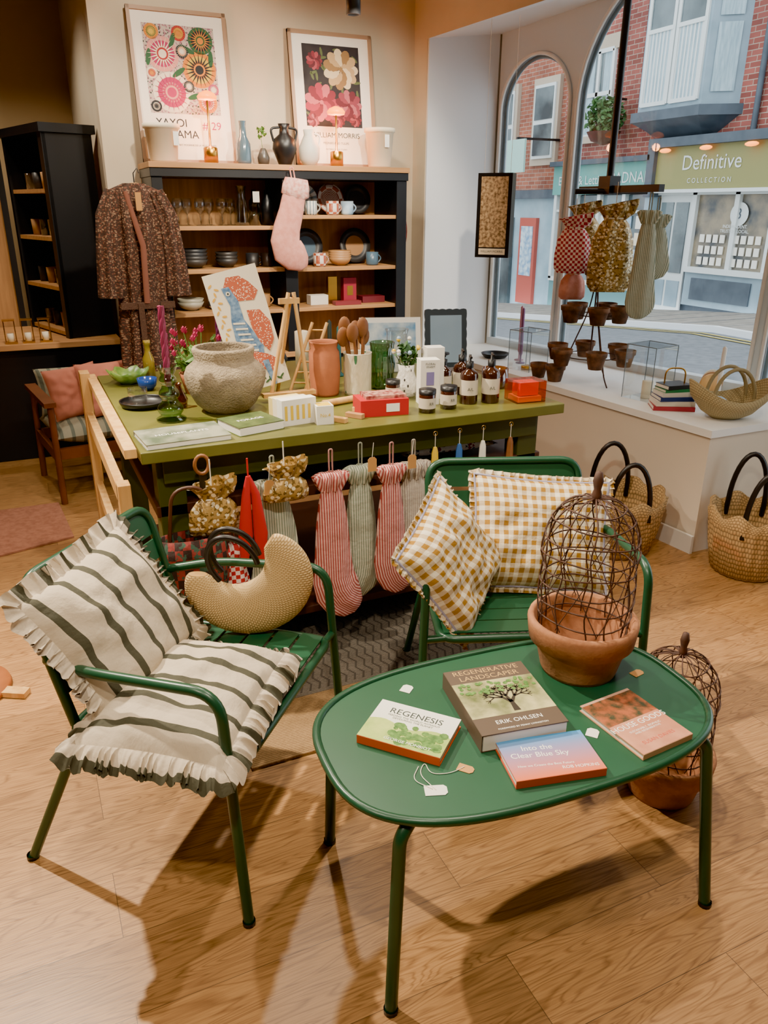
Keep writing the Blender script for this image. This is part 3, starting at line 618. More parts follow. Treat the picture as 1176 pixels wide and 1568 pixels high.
ZT=.85
def vessel(name,x,y,z,prof,m,n=24,wav=None):
    b=B(name); b.lathe(prof,m,n=n,wav=wav); return b.done(loc=(x,y,z))
def cup(pts,t=.004):
    inner=[(max(r-t,.001),max(z,pts[0][1]+t)) for r,z in reversed(pts)]
    return [(.001,pts[0][1])]+pts+inner+[(.001,pts[0][1]+t)]
def stonew(r,z,a,j):
    k=1+.03*noise.noise(Vector((math.cos(a)*2,math.sin(a)*2,z*20)))+.012*noise.noise(Vector((math.cos(a)*9,math.sin(a)*9,z*70))); return r*k,z
b=B('rough_stone_pot')
b.lathe(cup([(.075,0),(.085,.008),(.108,.03),(.125,.06),(.137,.085),(.143,.105),(.146,.135),(.138,.16),(.118,.178),(.107,.186),(.106,.2),(.112,.222),(.108,.232)],.014),STONE,n=64,wav=stonew); b.done(loc=(.645,2.765,ZT))
def flatbook(name,x,y,z,rz,w,d,h,cov,txt=None,spine=None):
    b=B(name); b.box(-w/2,w/2,-d/2,d/2,0,.002,spine or cov); b.box(-w/2+.003,w/2-.003,-d/2+.001,d/2-.003,.002,h-.002,PAPER); b.box(-w/2,w/2,-d/2,d/2,h-.002,h,cov); b.box(-w/2,w/2,d/2-.002,d/2,0,h,spine or cov)
    if txt: b.text(txt,.026,WT,TR(0,0,h+.0004))
    b.done(T=TR(x,y,z,rz))
flatbook('houseplant_book',.42,2.46,ZT,4,.27,.19,.018,mat('grey_green_cover',S('#4f5e44'),.5,c2=S('#9a9a84'),ns=14),'HOUSEPLANTS')
flatbook('gardening_book',.655,2.49,ZT,14,.17,.16,.03,mat('leafy_cover',S('#5b6a36'),.5,c2=S('#3a4a22'),ns=18),'FORAGE')
def cbx(name,x,y,z,rz,w,d,h,m,txt=None,tm=None,ts=.02):
    b=B(name); b.cbox(0,0,h/2,w,d,h,m)
    if txt: b.text(txt,ts,tm or DK,FP(0,-d/2-.0016,h*.5))
    b.box(-w/2+.006,w/2-.006,-d/2+.006,d/2-.006,h,h+.0008,tm or m)
    b.done(T=TR(x,y,z,rz),bevel=.001)
b=B('stacked_soap_boxes')
for i in range(3): b.cbox(0,.045*i-.02,.045,.13-.01*i,.04,.09-.012*i,[PAPER,CREAM,mat('lemon',S('#e0c878'),.7)][i])
for i in range(5): b.box(-.055+.022*i,-.045+.022*i,-.041,-.0405,.02,.07,YEL)
b.done(T=TR(.815,2.5,ZT,8),bevel=.002)
cbx('white_candle_box',.905,2.455,ZT,-6,.06,.06,.065,PAPER,'No.4',YEL,.018)
def bubble(b,m):
    pr=[(.001,0),(.05,.0),(.052,.008)]
    for k in range(3):
        R_=[.045,.036,.03][k]; z0=[.012,.07,.12][k]; hh=[.058,.05,.045][k]
        for i in range(1,8): pr.append((R_*(.55+.45*math.sin(pi*i/8)),z0+hh*i/8))
    pr+=[(.03,.175),(.034,.19)]
    b.lathe(pr,m,n=20)
def candle_tw(b,x,y,z,h,r,m):
    for k in range(3):
        b.tube([(x+r*.5*math.cos(2*pi*k/3+i*.55),y+r*.5*math.sin(2*pi*k/3+i*.55),z+h*i/24) for i in range(25)],r*.62,m,n=7)
    b.tube([(x,y,z+h),(x+.001,y,z+h+.012)],.0012,BLK,n=4)
MAG=mat('magenta_wax',S('#7d2448'),.45); PUR=mat('purple_wax',S('#7a3060'),.45)
b=B('green_glass_candlestick'); bubble(b,GLG); candle_tw(b,0,0,.12,.27,.011,MAG); b.done(loc=(.43,2.70,ZT))
b=B('black_candlestick'); b.lathe([(.001,0),(.045,0),(.045,.005),(.008,.012),(.006,.09),(.016,.1),(.016,.115),(.001,.115)],BLACK,n=20); candle_tw(b,0,0,.11,.24,.010,PUR); b.done(loc=(.73,3.2,ZT))
b=B('brass_candlestick'); b.lathe([(.001,0),(.04,0),(.04,.005),(.008,.012),(.006,.08),(.015,.1),(.001,.1)],BLACK,n=20); candle_tw(b,0,0,.1,.14,.010,MAG); b.done(loc=(.50,3.1,ZT))
b=B('black_oval_tray'); b.lathe(cup([(.08,0),(.09,.02),(.09,.024)],.004),BLACK,n=32); b.lathe(cup([(.03,.006),(.036,.05),(.036,.07)],.003),GLASS,TR(-.02,.0,0)); b.done(loc=(.375,2.95,ZT))
vessel('amber_bud_vase',.49,2.88,ZT,cup([(.03,0),(.035,.03),(.02,.06),(.014,.08),(.018,.09)],.002),AMBERL)
vessel('green_leaf_bowl',.38,3.38,ZT,cup([(.03,0),(.06,.02),(.085,.055)],.004),mat('leaf_glaze',S('#4d7a2e'),.3,c2=S('#7f9e48'),ns=30),wav=lambda r,z,a,j:(r*(1+.09*math.sin(7*a)),z+ .008*math.sin(7*a)*(z>.04)))
vessel('blue_glass_bowl',.43,3.22,ZT,cup([(.02,0),(.036,.02),(.04,.05)],.003),mat('cobalt',S('#1d3f86'),.15))
vessel('olive_oil_bottle',.48,3.48,ZT,[(.001,0),(.025,0),(.025,.08),(.012,.11),(.012,.14),(.015,.142),(.015,.16),(.001,.16)],mat('oil',S('#a89232'),.15,coat=1))
b=B('potted_cyclamen')
b.lathe(cup([(.06,0),(.075,.06),(.08,.08)],.004),TERRA); leaves(b,(0,0,.12),.085,150,.04,LEAF,.6)
for i in range(18):
    a=random.uniform(0,2*pi); r=random.uniform(.02,.11); h=random.uniform(.15,.25); x,y=r*math.cos(a),r*math.sin(a)
    b.tube([(x*.3,y*.3,.07),(x*.8,y*.8,h*.7),(x,y,h)],.0013,LEAF,n=4)
    for q in range(4): b.add([(0,0,0),(.012,.006,.01),(0,.02,.02),(-.012,.006,.01)],[(0,1,2,3)],PINKP,TR(x,y,h,q*90,20))
b.done(loc=(.62,3.1,ZT))
b=B('herb_planter'); b.lathe(cup([(.045,0),(.05,.07)],.004),mat('zinc',S('#8c8f8c'),.4,metal=.8)); leaves(b,(0,0,.12),.07,110,.03,LEAF); b.done(loc=(.80,3.4,ZT))
b=B('bird_art_print')
CARD=mat('card_cream',S('#e4dac0'),.8); BLS=mat('bird_blue',S('#44688f'),.7,c2=S('#7f9db8'),ns=60); RST=uvpat('bird_rust','floral','#b55a3a','#efd9c0',f=150,duty=.3,bump=0); YP=mat('wattle_yellow',S('#d9a52a'),.7)
b.cbox(0,0,.23,.21,.003,.46,CARD)
F_=lambda x,z,k=0:FP(x,-.002-.0004*k,z)
b.poly([(-.04,.40),(-.02,.435),(.03,.43),(.06,.40),(.085,.36),(.06,.33),(.0,.34),(-.03,.36)],RST,F_(0,0,1))
b.poly([(-.05,.40),(-.035,.33),(-.05,.27),(-.055,.20),(-.02,.13),(.03,.10),(.045,.16),(.02,.22),(-.0,.27),(.0,.34),(-.02,.40)],BLS,F_(0,0,2))
b.poly([(.02,.30),(.07,.29),(.095,.24),(.09,.17),(.06,.13),(.035,.17),(.02,.23)],RST,F_(0,0,3))
b.poly([(-.03,.15),(.0,.08),(.05,.05),(.085,.09),(.05,.12),(.01,.14)],RST,F_(0,0,3)); b.poly([(.02,.10),(.035,.0),(.05,.0),(.045,.10)],BLS,F_(0,0,4))
for i in range(6): b.poly([(-.045+.003*i,.26-.022*i),(.0+.004*i,.25-.022*i),(.0+.004*i,.257-.022*i),(-.045+.003*i,.267-.022*i)],CARD,F_(0,0,4))
b.disc(.008,CARD,F_(-.03,.375,4)); b.disc(.004,DK,F_(-.03,.375,5),n=8)
for i in range(22): b.disc(.010,YP,F_(-.088+.010*(i%3),.06+.017*i,1)@Matrix.Rotation(i,4,'Z'),rx=.004,n=8)
for i in range(10): b.disc(.012,LEAFD,F_(-.03+.012*i,.02+.006*(i%4),1)@Matrix.Rotation(i*1.3,4,'Z'),rx=.004,n=8)
b.done(T=TR(.84,2.93,.885,-6,-12,-13))
b=B('pine_tabletop_easel')
b.tube([(.04,0,0),(0,.03,.40)],.008,PINE,n=6); b.tube([(-.12,0,0),(-.02,.03,.40)],.008,PINE,n=6); b.tube([(-.04,.16,0),(-.01,.04,.38)],.008,PINE,n=6); b.box(-.15,.06,-.02,.01,.02,.035,PINE); b.box(-.06,.02,.02,.035,.36,.38,PINE)
b.done(loc=(.945,2.82,ZT))
b=B('pine_toast_ladder')
for s_ in(0,.06): b.tube([(s_,0,0),(s_+.08,.1,.26)],.007,PINE,n=6)
for i in range(6): b.tube([(.01+.013*i,.017*i+.01,.03+.04*i),(.07+.013*i,.017*i+.01,.03+.04*i)],.004,PINE,n=6)
b.done(T=TR(.96,2.98,ZT,-30))
vessel('terracotta_utensil_jar',1.065,2.86,ZT,cup([(.055,0),(.057,.01),(.062,.1),(.06,.17),(.052,.185),(.057,.205),(.06,.21)],.006),TERRA,n=32,wav=lambda r,z,a,j:(r*(1+.015*math.sin(3*a+z*30)),z))
b=B('speckled_utensil_pot_with_spoons')
SPK=uvpat('speckle','floral','#e4dcc4','#3f7a58',f=9,duty=.2,rough=.3)
b.lathe(cup([(.052,0),(.055,.01),(.056,.16),(.058,.165)],.005),SPK,n=28)
for i in range(6):
    a=i*1.1; x,y=.03*math.cos(a),.03*math.sin(a); h=.26+.02*(i%3); dx=x*.8-.03
    b.tube([(x*.5,y*.5,.02),(x+dx*.4,y,h*.8)],.006,WOODS,n=7); b.sph(.026,WOODS,Matrix.Translation((x+dx*.6,y,h*.88))@Matrix.Diagonal((1,.35,1.5,1)),n=14)
b.done(loc=(1.19,2.82,ZT))
vessel('ribbed_glass_vase',1.32,2.87,ZT,cup([(.042,0),(.05,.02),(.047,.06),(.052,.1),(.045,.14),(.05,.19)],.003),GLG,n=40,wav=lambda r,z,a,j:(r*(1+.04*math.sin(12*a)),z))
vessel('clear_glass_vase',1.44,2.98,ZT,cup([(.04,0),(.045,.02),(.045,.2),(.05,.22)],.003),GLASS,n=30)
b=B('spatter_bud_vase_with_flowers')
b.lathe(cup([(.035,0),(.04,.02),(.043,.06),(.03,.1),(.033,.125)],.004),uvpat('spatter','floral','#eeeadf','#3d3a36',f=14,duty=.2,rough=.3),n=24)
for i in range(12):
    a=i*.9; x,y=.05*math.cos(a),.05*math.sin(a); h=.17+.05*random.random(); b.tube([(0,0,.06),(x*.5,y*.5,.13),(x,y,h)],.0012,LEAF,n=4); b.sph(.009,[YEL,PAPER,BLUEP][i%3],TR(x,y,h),n=8)
leaves(b,(0,0,.16),.05,60,.03,LEAFD); b.done(loc=(1.35,2.705,ZT))
b=B('red_biscuit_tins'); b.cbox(0,0,.03,.18,.11,.06,RED); b.cbox(.01,.005,.066,.15,.09,.012,mat('pattern_red',S('#7a2e2e'),.5,c2=S('#c89a84'),ns=60)); b.cbox(.03,-.056,.03,.05,.001,.03,WT); b.done(T=TR(1.145,2.5,ZT,-8),bevel=.003)
b=B('wooden_dominoes')
for i in range(4): b.cbox(.03*i,-.02*(i%2)+.01*i,.009,.022,.07,.018,[PINE,OAK][i%2],TR(.045*i,.02*i,0,35))
b.done(loc=(.955,2.44,ZT),bevel=.002)
b=B('wooden_rolling_pin'); b.tube([(0,0,.014),(.02,0,.014),(.021,0,.014),(.22,.05,.014)],.013,PINE,n=12); b.done(loc=(.98,2.66,ZT))
b=B('fragrance_gift_boxes'); b.cbox(0,0,.085,.075,.06,.17,PAPER); b.cbox(.045,.085,.1,.07,.06,.2,WHITE)
b.cbox(0,-.0312,.10,.03,.001,.05,mat('lavender',S('#7f76a8'),.6)); b.text('FLORAL\nWARM',.011,DK,FP(0,-.032,.15)); b.done(T=TR(1.37,2.56,ZT,-12),bevel=.0015)
LAB=mat('kraft_label',S('#c8bda8'),.7)
def jar(name,x,y,r=.031,h=.085):
    b=B(name); b.lathe([(.001,0),(r,0),(r,h*.78),(r*.95,h*.8)],AMBER,n=24); b.lathe([(r*1.02,h*.8),(r*1.02,h),(.001,h)],BLACK,n=24); b.lathe([(r+.0006,h*.2),(r+.0006,h*.65)],LAB,n=24); b.text('RR',.015,DK,FP(0,-r-.0025,h*.42)); b.done(loc=(x,y,ZT))
jar('amber_candle_jar',1.305,2.44); jar('amber_candle_jar',1.405,2.46); jar('amber_candle_jar',1.27,2.66,.028,.08)
def bot(name,x,y,h=.185):
    b=B(name); r=.034; b.lathe([(.001,0),(r,0),(r+.001,.004),(r,h*.58),(r*.9,h*.64),(.013,h*.70),(.013,h*.74)],AMBER,n=24); b.lathe([(.015,h*.74),(.015,h*.86),(.006,h*.87),(.005,h),(.001,h)],BLACK,n=16); b.tube([(0,0,h*.97),(0,-.03,h*.96)],.0045,BLACK,n=6)
    b.lathe([(r+.0007,h*.12),(r+.0007,h*.5)],LAB,n=24); b.text('A/L',.016,DK,FP(0,-r-.003,h*.32)); b.done(T=TR(x,y,ZT,-20))
bot('amber_pump_bottle',1.515,2.50); bot('amber_pump_bottle',1.60,2.48,.19); bot('amber_pump_bottle',1.48,2.64,.17); bot('amber_pump_bottle',1.57,2.65,.18); bot('amber_pump_bottle',1.53,2.80,.17)
b=B('orange_acrylic_box'); b.cbox(0,0,.04,.125,.1,.08,ORANGE); b.cbox(0,0,.05,.08,.06,.05,mat('orange_soap',S('#e8701c'),.5)); b.cbox(.0,0,.012,.1,.08,.02,PAPER); b.done(T=TR(1.74,2.45,ZT,-5))
vessel('amber_tealight_dish',1.76,2.70,ZT,cup([(.05,0),(.055,.01),(.055,.08)],.004),AMBERL)
vessel('small_ceramic_bowl',1.69,2.86,ZT,cup([(.03,0),(.055,.03),(.06,.05)],.004),mat('grey_glaze',S('#7a6f64'),.4))
b=B('blue_abstract_print'); b.cbox(0,0,.1,.30,.014,.20,WHITE); b.cbox(0,-.0078,.1,.25,.001,.15,mat('sea_print',S('#5b8cb5'),.6,c2=S('#ccd6d6'),ns=11)); b.done(T=TR(1.62,3.42,ZT+.004,-18,-14))
b=B('ocean_sketch_print'); b.cbox(0,0,.06,.15,.012,.12,WHITE); b.cbox(0,-.0068,.06,.12,.001,.09,BLUEP); b.done(T=TR(1.45,3.15,ZT+.004,-14,-14))
b=B('scalloped_mirror')
sc_pts=[]
for i in range(96):
    t=i/96*4; k=int(t); f=-1+2*(t-k); u,v=[(f,-1),(1,f),(-f,1),(-1,-f)][k]; q=1+.03*abs(math.sin(pi*(t-k)*6)); sc_pts.append((u*.095*q,v*.13*q))
b.prism(sc_pts,-.008,.008,mat('mirror_frame',S('#2e3840'),.4),FP(0,0,.14)); b.cbox(0,-.0085,.14,.145,.001,.21,mat('mirror_glass',S('#90a5b8'),.25,c2=S('#7f97ac'),ns=3)); b.done(T=TR(1.74,3.08,ZT+.002,-16,-10))
b=B('black_taper_holder'); b.lathe([(.001,0),(.03,0),(.03,.004),(.005,.01),(.005,.1),(.03,.11),(.03,.116),(.001,.116)],BLACK,n=20); b.done(loc=(1.63,2.92,ZT))
b=B('cream_pillar_candle'); b.lathe([(.001,0),(.03,0),(.03,.2),(.022,.203),(.001,.195)],CREAM,n=20); b.tube([(0,0,.19),(0,0,.21)],.0012,BLK,n=4); b.done(loc=(1.09,3.2,ZT))
b=B('dark_taper_candles')
for i,m_ in enumerate((DK,mat('teal_wax',S('#2f6f72'),.4),MAG)): b.lathe([(.001,0),(.022,0),(.022,.005),(.008,.02),(.01,.03),(.009,.24-.03*i),(.001,.25-.03*i)],m_,TR(.05*i,.02*i,0),n=12)
b.done(loc=(1.2,3.15,ZT))
b=B('red_gift_tin'); b.cbox(0,0,.06,.09,.08,.12,RED); b.cbox(0,-.041,.06,.05,.001,.05,GOLD); b.done(loc=(.70,3.48,ZT),bevel=.003)
vessel('dark_mug',.93,3.4,ZT,cup([(.04,0),(.045,.09)],.004),NAVY); vessel('black_teapot',1.02,3.42,ZT,[(.001,0),(.05,0),(.07,.05),(.05,.1),(.015,.105),(.015,.12),(.001,.12)],BLACK)
# ---------------------------------------------------------------- items hanging at table front
HY=2.30
def stocking(name,x,z,L,m,w=.05,foot=1,y=HY,T=None,toe=.13,cm=None):
    b=B(name); cuff=w*.95; cm=cm or m
    b.tube(fil([(-.006,0,-.12),(-.006,0,0),(.006,0,0),(.006,0,-.12)],.01,4),.003,m,n=6)
    b.loft([(0,0,-.08),(0,0,-.09),(0,0,-.12),(0,0,-.145)],[cuff*.8,cuff*1.05,cuff*.85,w*.6],[.015,.03,.02,.015],cm,fold=9,famp=.3,n=44)
    pa=[(0,0,-.13-L*t) for t in(0,.12,.3,.5,.62,.72)]+[(foot*toe*.12,0,-.13-L*.82),(foot*toe*.35,0,-.13-L*.90),(foot*toe*.7,0,-.13-L*.96),(foot*toe*.95,0,-.13-L*.99),(foot*toe,0,-.13-L)]
    b.loft(pa,[w*.5,w*.7,w*.88,w*.98,w*1.08,w*1.2,w*1.3,w*1.2,w*.9,w*.45,w*.08],[.012,.017,.02,.022,.024,.025,.025,.023,.018,.01,.002],m,fold=5,famp=.14,n=36)
    b.done(T=T or TR(x,y,z,0))
stocking('red_striped_stocking',.87,.80,.48,REDST,.066,1,toe=.10); stocking('sage_striped_stocking',.99,.80,.44,SAGEST,.062,-1,y=HY+.03,toe=.05); stocking('red_striped_stocking',1.09,.80,.43,REDST,.056,1,y=HY-.01,toe=.07)
stocking('sage_striped_stocking',.67,.80,.42,SAGEST,.08,-1,toe=.05,y=HY+.01); stocking('ticking_stocking',1.19,.79,.26,TICK,.07,1,y=HY+.02,toe=.05)
def pouch(name,x,y,z,s,m,rz=0,tail=.18,T=None):
    b=B(name); t=tail/.18
    b.loft([(0,0,-.01*s),(0,0,.004*s),(0.004*s,0,.022*s),(.004*s,0,.040*s),(.002*s,0,.05*s)],[.034*s,.044*s,.064*s,.074*s,.076*s],[.018*s,.022*s,.03*s,.036*s,.038*s],m,fold=7,famp=.3,n=72,cap=False)
    b.loft([(0,0,0),(0,0,-.015*s*t),(0,0,-.05*s*t),(0,0,-.11*s*t),(0,0,-.16*s*t),(0,0,-.18*s*t)],[.034*s,.052*s,.072*s,.08*s,.078*s,.06*s],[.018*s,.024*s,.034*s,.036*s,.026*s,.006*s],m,fold=6,famp=.12,n=56)
    b.tube([(.036*s*math.cos(i*pi/8),.02*s*math.sin(i*pi/8),-.003) for i in range(16)],.003*s,STRING,closed=True,n=6)
    b.tube([(0,.01,0),(0,.012,.12*s)],.002,STRING,n=5); b.done(T=T or TR(x,y,z,rz))
pouch('gold_fabric_gift_bag',.465,HY-.02,.70,1.0,GOLDF,tail=.13); pouch('gold_fabric_gift_bag',.70,HY-.035,.74,.95,GOLDF,tail=.09)
stocking('red_check_stocking',.52,.60,.26,REDCH,.055,-1,y=HY+.0,toe=.04)
b=B('red_felt_gloves')
for sg in(0,1): b.loft([(0,0,0),(sg*.03-.01,0,-.06),(sg*.05-.02,0,-.2),(sg*.06-.03,0,-.30)],[.008,.014,.024,.012],[.006,.01,.014,.006],RED)
b.tube([(0,0,-.01),(0,.0,.06)],.003,RED,n=5); b.done(loc=(.575,HY-.045,.76))
b=B('leather_key_strap'); b.tube([( .022*math.cos(i*pi/8),0,.03*math.sin(i*pi/8)) for i in range(16)],.006,WOODS,closed=True,n=7); b.box(-.012,.012,-.003,.003,-.12,-.03,BLK); b.done(loc=(.445,HY+.01,.80))
for i,(x,m_) in enumerate(((1.28,YEL),(1.38,mat('blue_tassel',S('#2f5fa0'),.7)),(1.48,PAPER),(1.60,WOODS))):
    b=B('hanging_tassel_keyring'); b.tube([(0,0,0),(0,0,-.05)],.0015,STRING,n=4); b.loft([(0,0,-.05),(0,0,-.07),(0,0,-.15)],[.006,.012,.016],[.006,.01,.012],m_,fold=6,famp=.25); b.tube([(.008*math.cos(k*pi/6),0,.008*math.sin(k*pi/6)) for k in range(12)],.0012,GOLD,closed=True,n=4); b.done(loc=(x,HY+.025,.80))
for x,z in((.64,.74),(1.0,.77),(1.15,.76)):
    b=B('kraft_price_tag'); b.prism([(-.016,-.05),(.016,-.05),(.016,-.008),(.008,0),(-.008,0),(-.016,-.008)],0,.001,TAG,RX90); b.tube([(0,0,0),(0.005,0,.05)],.001,STRING,n=4); b.done(loc=(x,HY-.05,z))
b=B('woven_sisal_bag'); MIX=uvpat('sisal_stripe','check','#2d1c18','#7d2a24',f=26,c3='#2f4a3a',axis=1)
b.lathe(cup([(.05,0),(.09,.03),(.11,.1),(.115,.18),(.11,.26)],.006),MIX,Matrix.Diagonal((1,.45,1,1)),n=28); b.tube(fil([(-.07,0,.25),(-.05,0,.42),(.05,0,.42),(.07,0,.25)],.05,6),.006,BROWN,n=6); b.done(loc=(.39,2.285,.32))
b=B('floral_seat_cushions'); FL=uvpat('blue_floral','floral','#d5d0ca','#8d2b42',f=40,duty=.32,c3='#2d4570'); cushion(b,.42,.36,.07,FL,T=TR(0,0,.03)); cushion(b,.40,.34,.06,FL,T=TR(-.0,.0,.09,8),seed=4); b.done(loc=(1.44,2.66,.648))
# ---------------------------------------------------------------- back dresser
b=B('navy_display_dresser'); x0,x1,y0,y1=.77,2.34,4.72,5.08
b.box(x0,x1,y1-.015,y1,0.05,1.75,OAKD); b.box(x0-.01,x1+.01,y0-.02,y1,1.745,1.775,OAK); b.box(x0-.005,x1+.005,y0-.012,y1,1.70,1.745,NAVY)
for a,c in((x0,x0+.06),(1.52,1.60),(x1-.07,x1)): b.box(a,c,y0,y1-.015,0,1.70,NAVY)
LZ=[1.44,1.20,.955]; RZ=[1.50,1.195,.955]
for z in LZ: b.box(x0+.06,1.52,y0+.01,y1-.015,z-.022,z,OAK)
for z in RZ: b.box(1.60,x1-.07,y0+.01,y1-.015,z-.022,z,OAK)
b.box(x0+.06,1.52,y0,y1-.015,.04,.66,NAVY); b.box(1.60,x1-.07,y0,y1-.015,.04,.66,NAVY); b.box(x0,x1,y0-.02,y1-.015,.66,.69,OAK)
b.done(bevel=.002)
ys_=4.88
wine=cup([(.03,0),(.03,.002),(.005,.006),(.004,.06),(.03,.09),(.034,.12),(.028,.15)],.0015)
b=B('wine_glasses')
for i in range(6): b.lathe(wine,GLASS,TR(.93+.065*i,ys_+(i%2)*.06,0),n=16)
b.done(loc=(0,0,LZ[0]+.001))
b=B('glass_carafes')
for i in range(2): b.lathe(cup([(.04,0),(.042,.02),(.03,.13),(.022,.17),(.03,.22)],.003),GLASS,TR(1.30+.03*i,ys_-.04+.1*i,0),n=20)
b.done(loc=(0,0,LZ[0]+.001))
b=B('dark_bottles')
for i in range(2): b.lathe([(.001,0),(.035,0),(.036,.1),(.03,.14),(.014,.16),(.014,.2),(.001,.2)],[GLGY,NAVY][i],TR(1.39+.08*i,ys_,0),n=20)
b.cbox(1.39,ys_-.05,.16,.04,.002,.06,PAPER); b.done(loc=(0,0,LZ[0]+.001))
STN=mat('stoneware',S('#24272c'),.45,c2=S('#3a3632'),ns=8); PATT=uvpat('pattern_glaze','check','#d8d0be','#3a4a5a',f=14,rough=.3); SND=mat('sand_glaze',S('#a3784a'),.5)
def bowlstack(b,x,y,n,r,m,h=.02):
    for i in range(n): b.lathe(cup([(r*.4,0),(r*.8,.02),(r,.05)],.004),m,TR(x,y,i*h),n=24)
def mug(b,x,y,m,z=0,r=.04,h=.08):
    b.lathe(cup([(r*.9,0),(r,.01),(r,h)],.004),m,TR(x,y,z),n=20); b.tube([(x+r+.02*math.sin(pi*i/8),y,z+h*.2+h*.6*i/8) for i in range(9)],.005,m,n=6)
b=B('stoneware_bowls'); bowlstack(b,1.0,ys_,4,.085,STN); bowlstack(b,1.2,ys_,3,.07,STN); mug(b,1.36,ys_,STN); mug(b,1.45,ys_-.02,mat('warm_black',S('#30241e'),.4)); b.done(loc=(0,0,LZ[1]+.001))
b=B('patterned_bowls'); bowlstack(b,.96,ys_,2,.08,mat('glaze_grey',S('#a5a08c'),.4)); b.lathe(cup([(.05,0),(.06,.02),(.065,.08)],.004),PATT,TR(1.13,ys_,0)); bowlstack(b,1.29,ys_,3,.06,SND); mug(b,1.42,ys_,SND); b.done(loc=(0,0,LZ[2]+.001))
def plate(b,x,y,r,m,m2,tilt=78,rz=0):
    b.lathe([(.001,0),(r*.6,0),(r*.68,.006),(r,.015),(r,.018),(r*.66,.010),(r*.6,.004),(.001,.004)],m,TR(x,y,r+.002,rz,tilt),n=32)
    b.lathe([(.001,.006),(r*.58,.006)],m2,TR(x,y,r+.002,rz,tilt),n=32)
PL1=uvpat('plate_stripe','stripe','#d8d4ca','#7a8a90',f=12,duty=.4,rough=.3); PL2=uvpat('plate_check','check','#d8ccc0','#a5553a',f=10,rough=.3)
b=B('standing_plates'); plate(b,1.74,4.99,.09,PL1,PL1); plate(b,1.92,4.99,.09,PL2,PL2); plate(b,2.11,4.99,.09,STN,STN); mug(b,1.73,ys_-.06,PL1); mug(b,1.87,ys_-.07,PL2); mug(b,1.98,ys_-.04,BLUEP); b.done(loc=(0,0,RZ[0]+.001))
BLG=mat('blue_glaze',S('#4d6678'),.3)
b=B('blue_plates_and_mugs'); plate(b,1.75,4.99,.11,STN,BLG); plate(b,2.09,4.99,.11,STN,SND); mug(b,1.78,ys_-.06,PL2); bowlstack(b,1.93,ys_-.03,4,.075,SND,.014); mug(b,2.14,ys_-.07,BLG); b.done(loc=(0,0,RZ[1]+.001))
b=B('boxed_gifts'); b.cbox(1.88,ys_,.085,.06,.04,.17,GOLD); b.cbox(2.0,ys_,.08,.09,.05,.16,mat('crimson',S('#9d1f36'),.5)); b.cbox(2.0,ys_-.026,.08,.04,.001,.06,GOLD); b.cbox(1.78,ys_,.03,.12,.08,.06,PAPER); b.cbox(2.16,ys_,.02,.16,.1,.04,mat('maroon',S('#6d1f2c'),.5)); b.cbox(1.95,ys_-.09,.012,.18,.06,.024,mat('darkred',S('#7d2a30'),.5)); b.done(loc=(0,0,RZ[2]+.001))
ZD=1.775
FW=mat('frame_wood',S('#9c7f64'),.5)
def poster(name,x,y,w,h,deco,tilt=-9):
    b=B(name); f=.02
    b.cbox(0,0,h/2,w,.012,h,PAPER)
    for a in(-1,1): b.cbox(a*(w/2-f/2),-.004,h/2,f,.026,h,FW)
    b.cbox(0,-.004,f/2,w,.026,f,FW); b.cbox(0,-.004,h-f/2,w,.026,f,FW)
    deco(b,w,h); b.done(T=TR(x,y,ZD+.002,0,tilt))
P_=lambda x,z,k=1:FP(x,-.0062-.0006*k,z)
def rect(b,x0,x1,z0,z1,m,k=1): b.add([(x0,-.0062-.0006*k,z0),(x1,-.0062-.0006*k,z0),(x1,-.0062-.0006*k,z1),(x0,-.0062-.0006*k,z1)],[(0,1,2,3)],m,uvs=[(0,0),(1,0),(1,1),(0,1)])
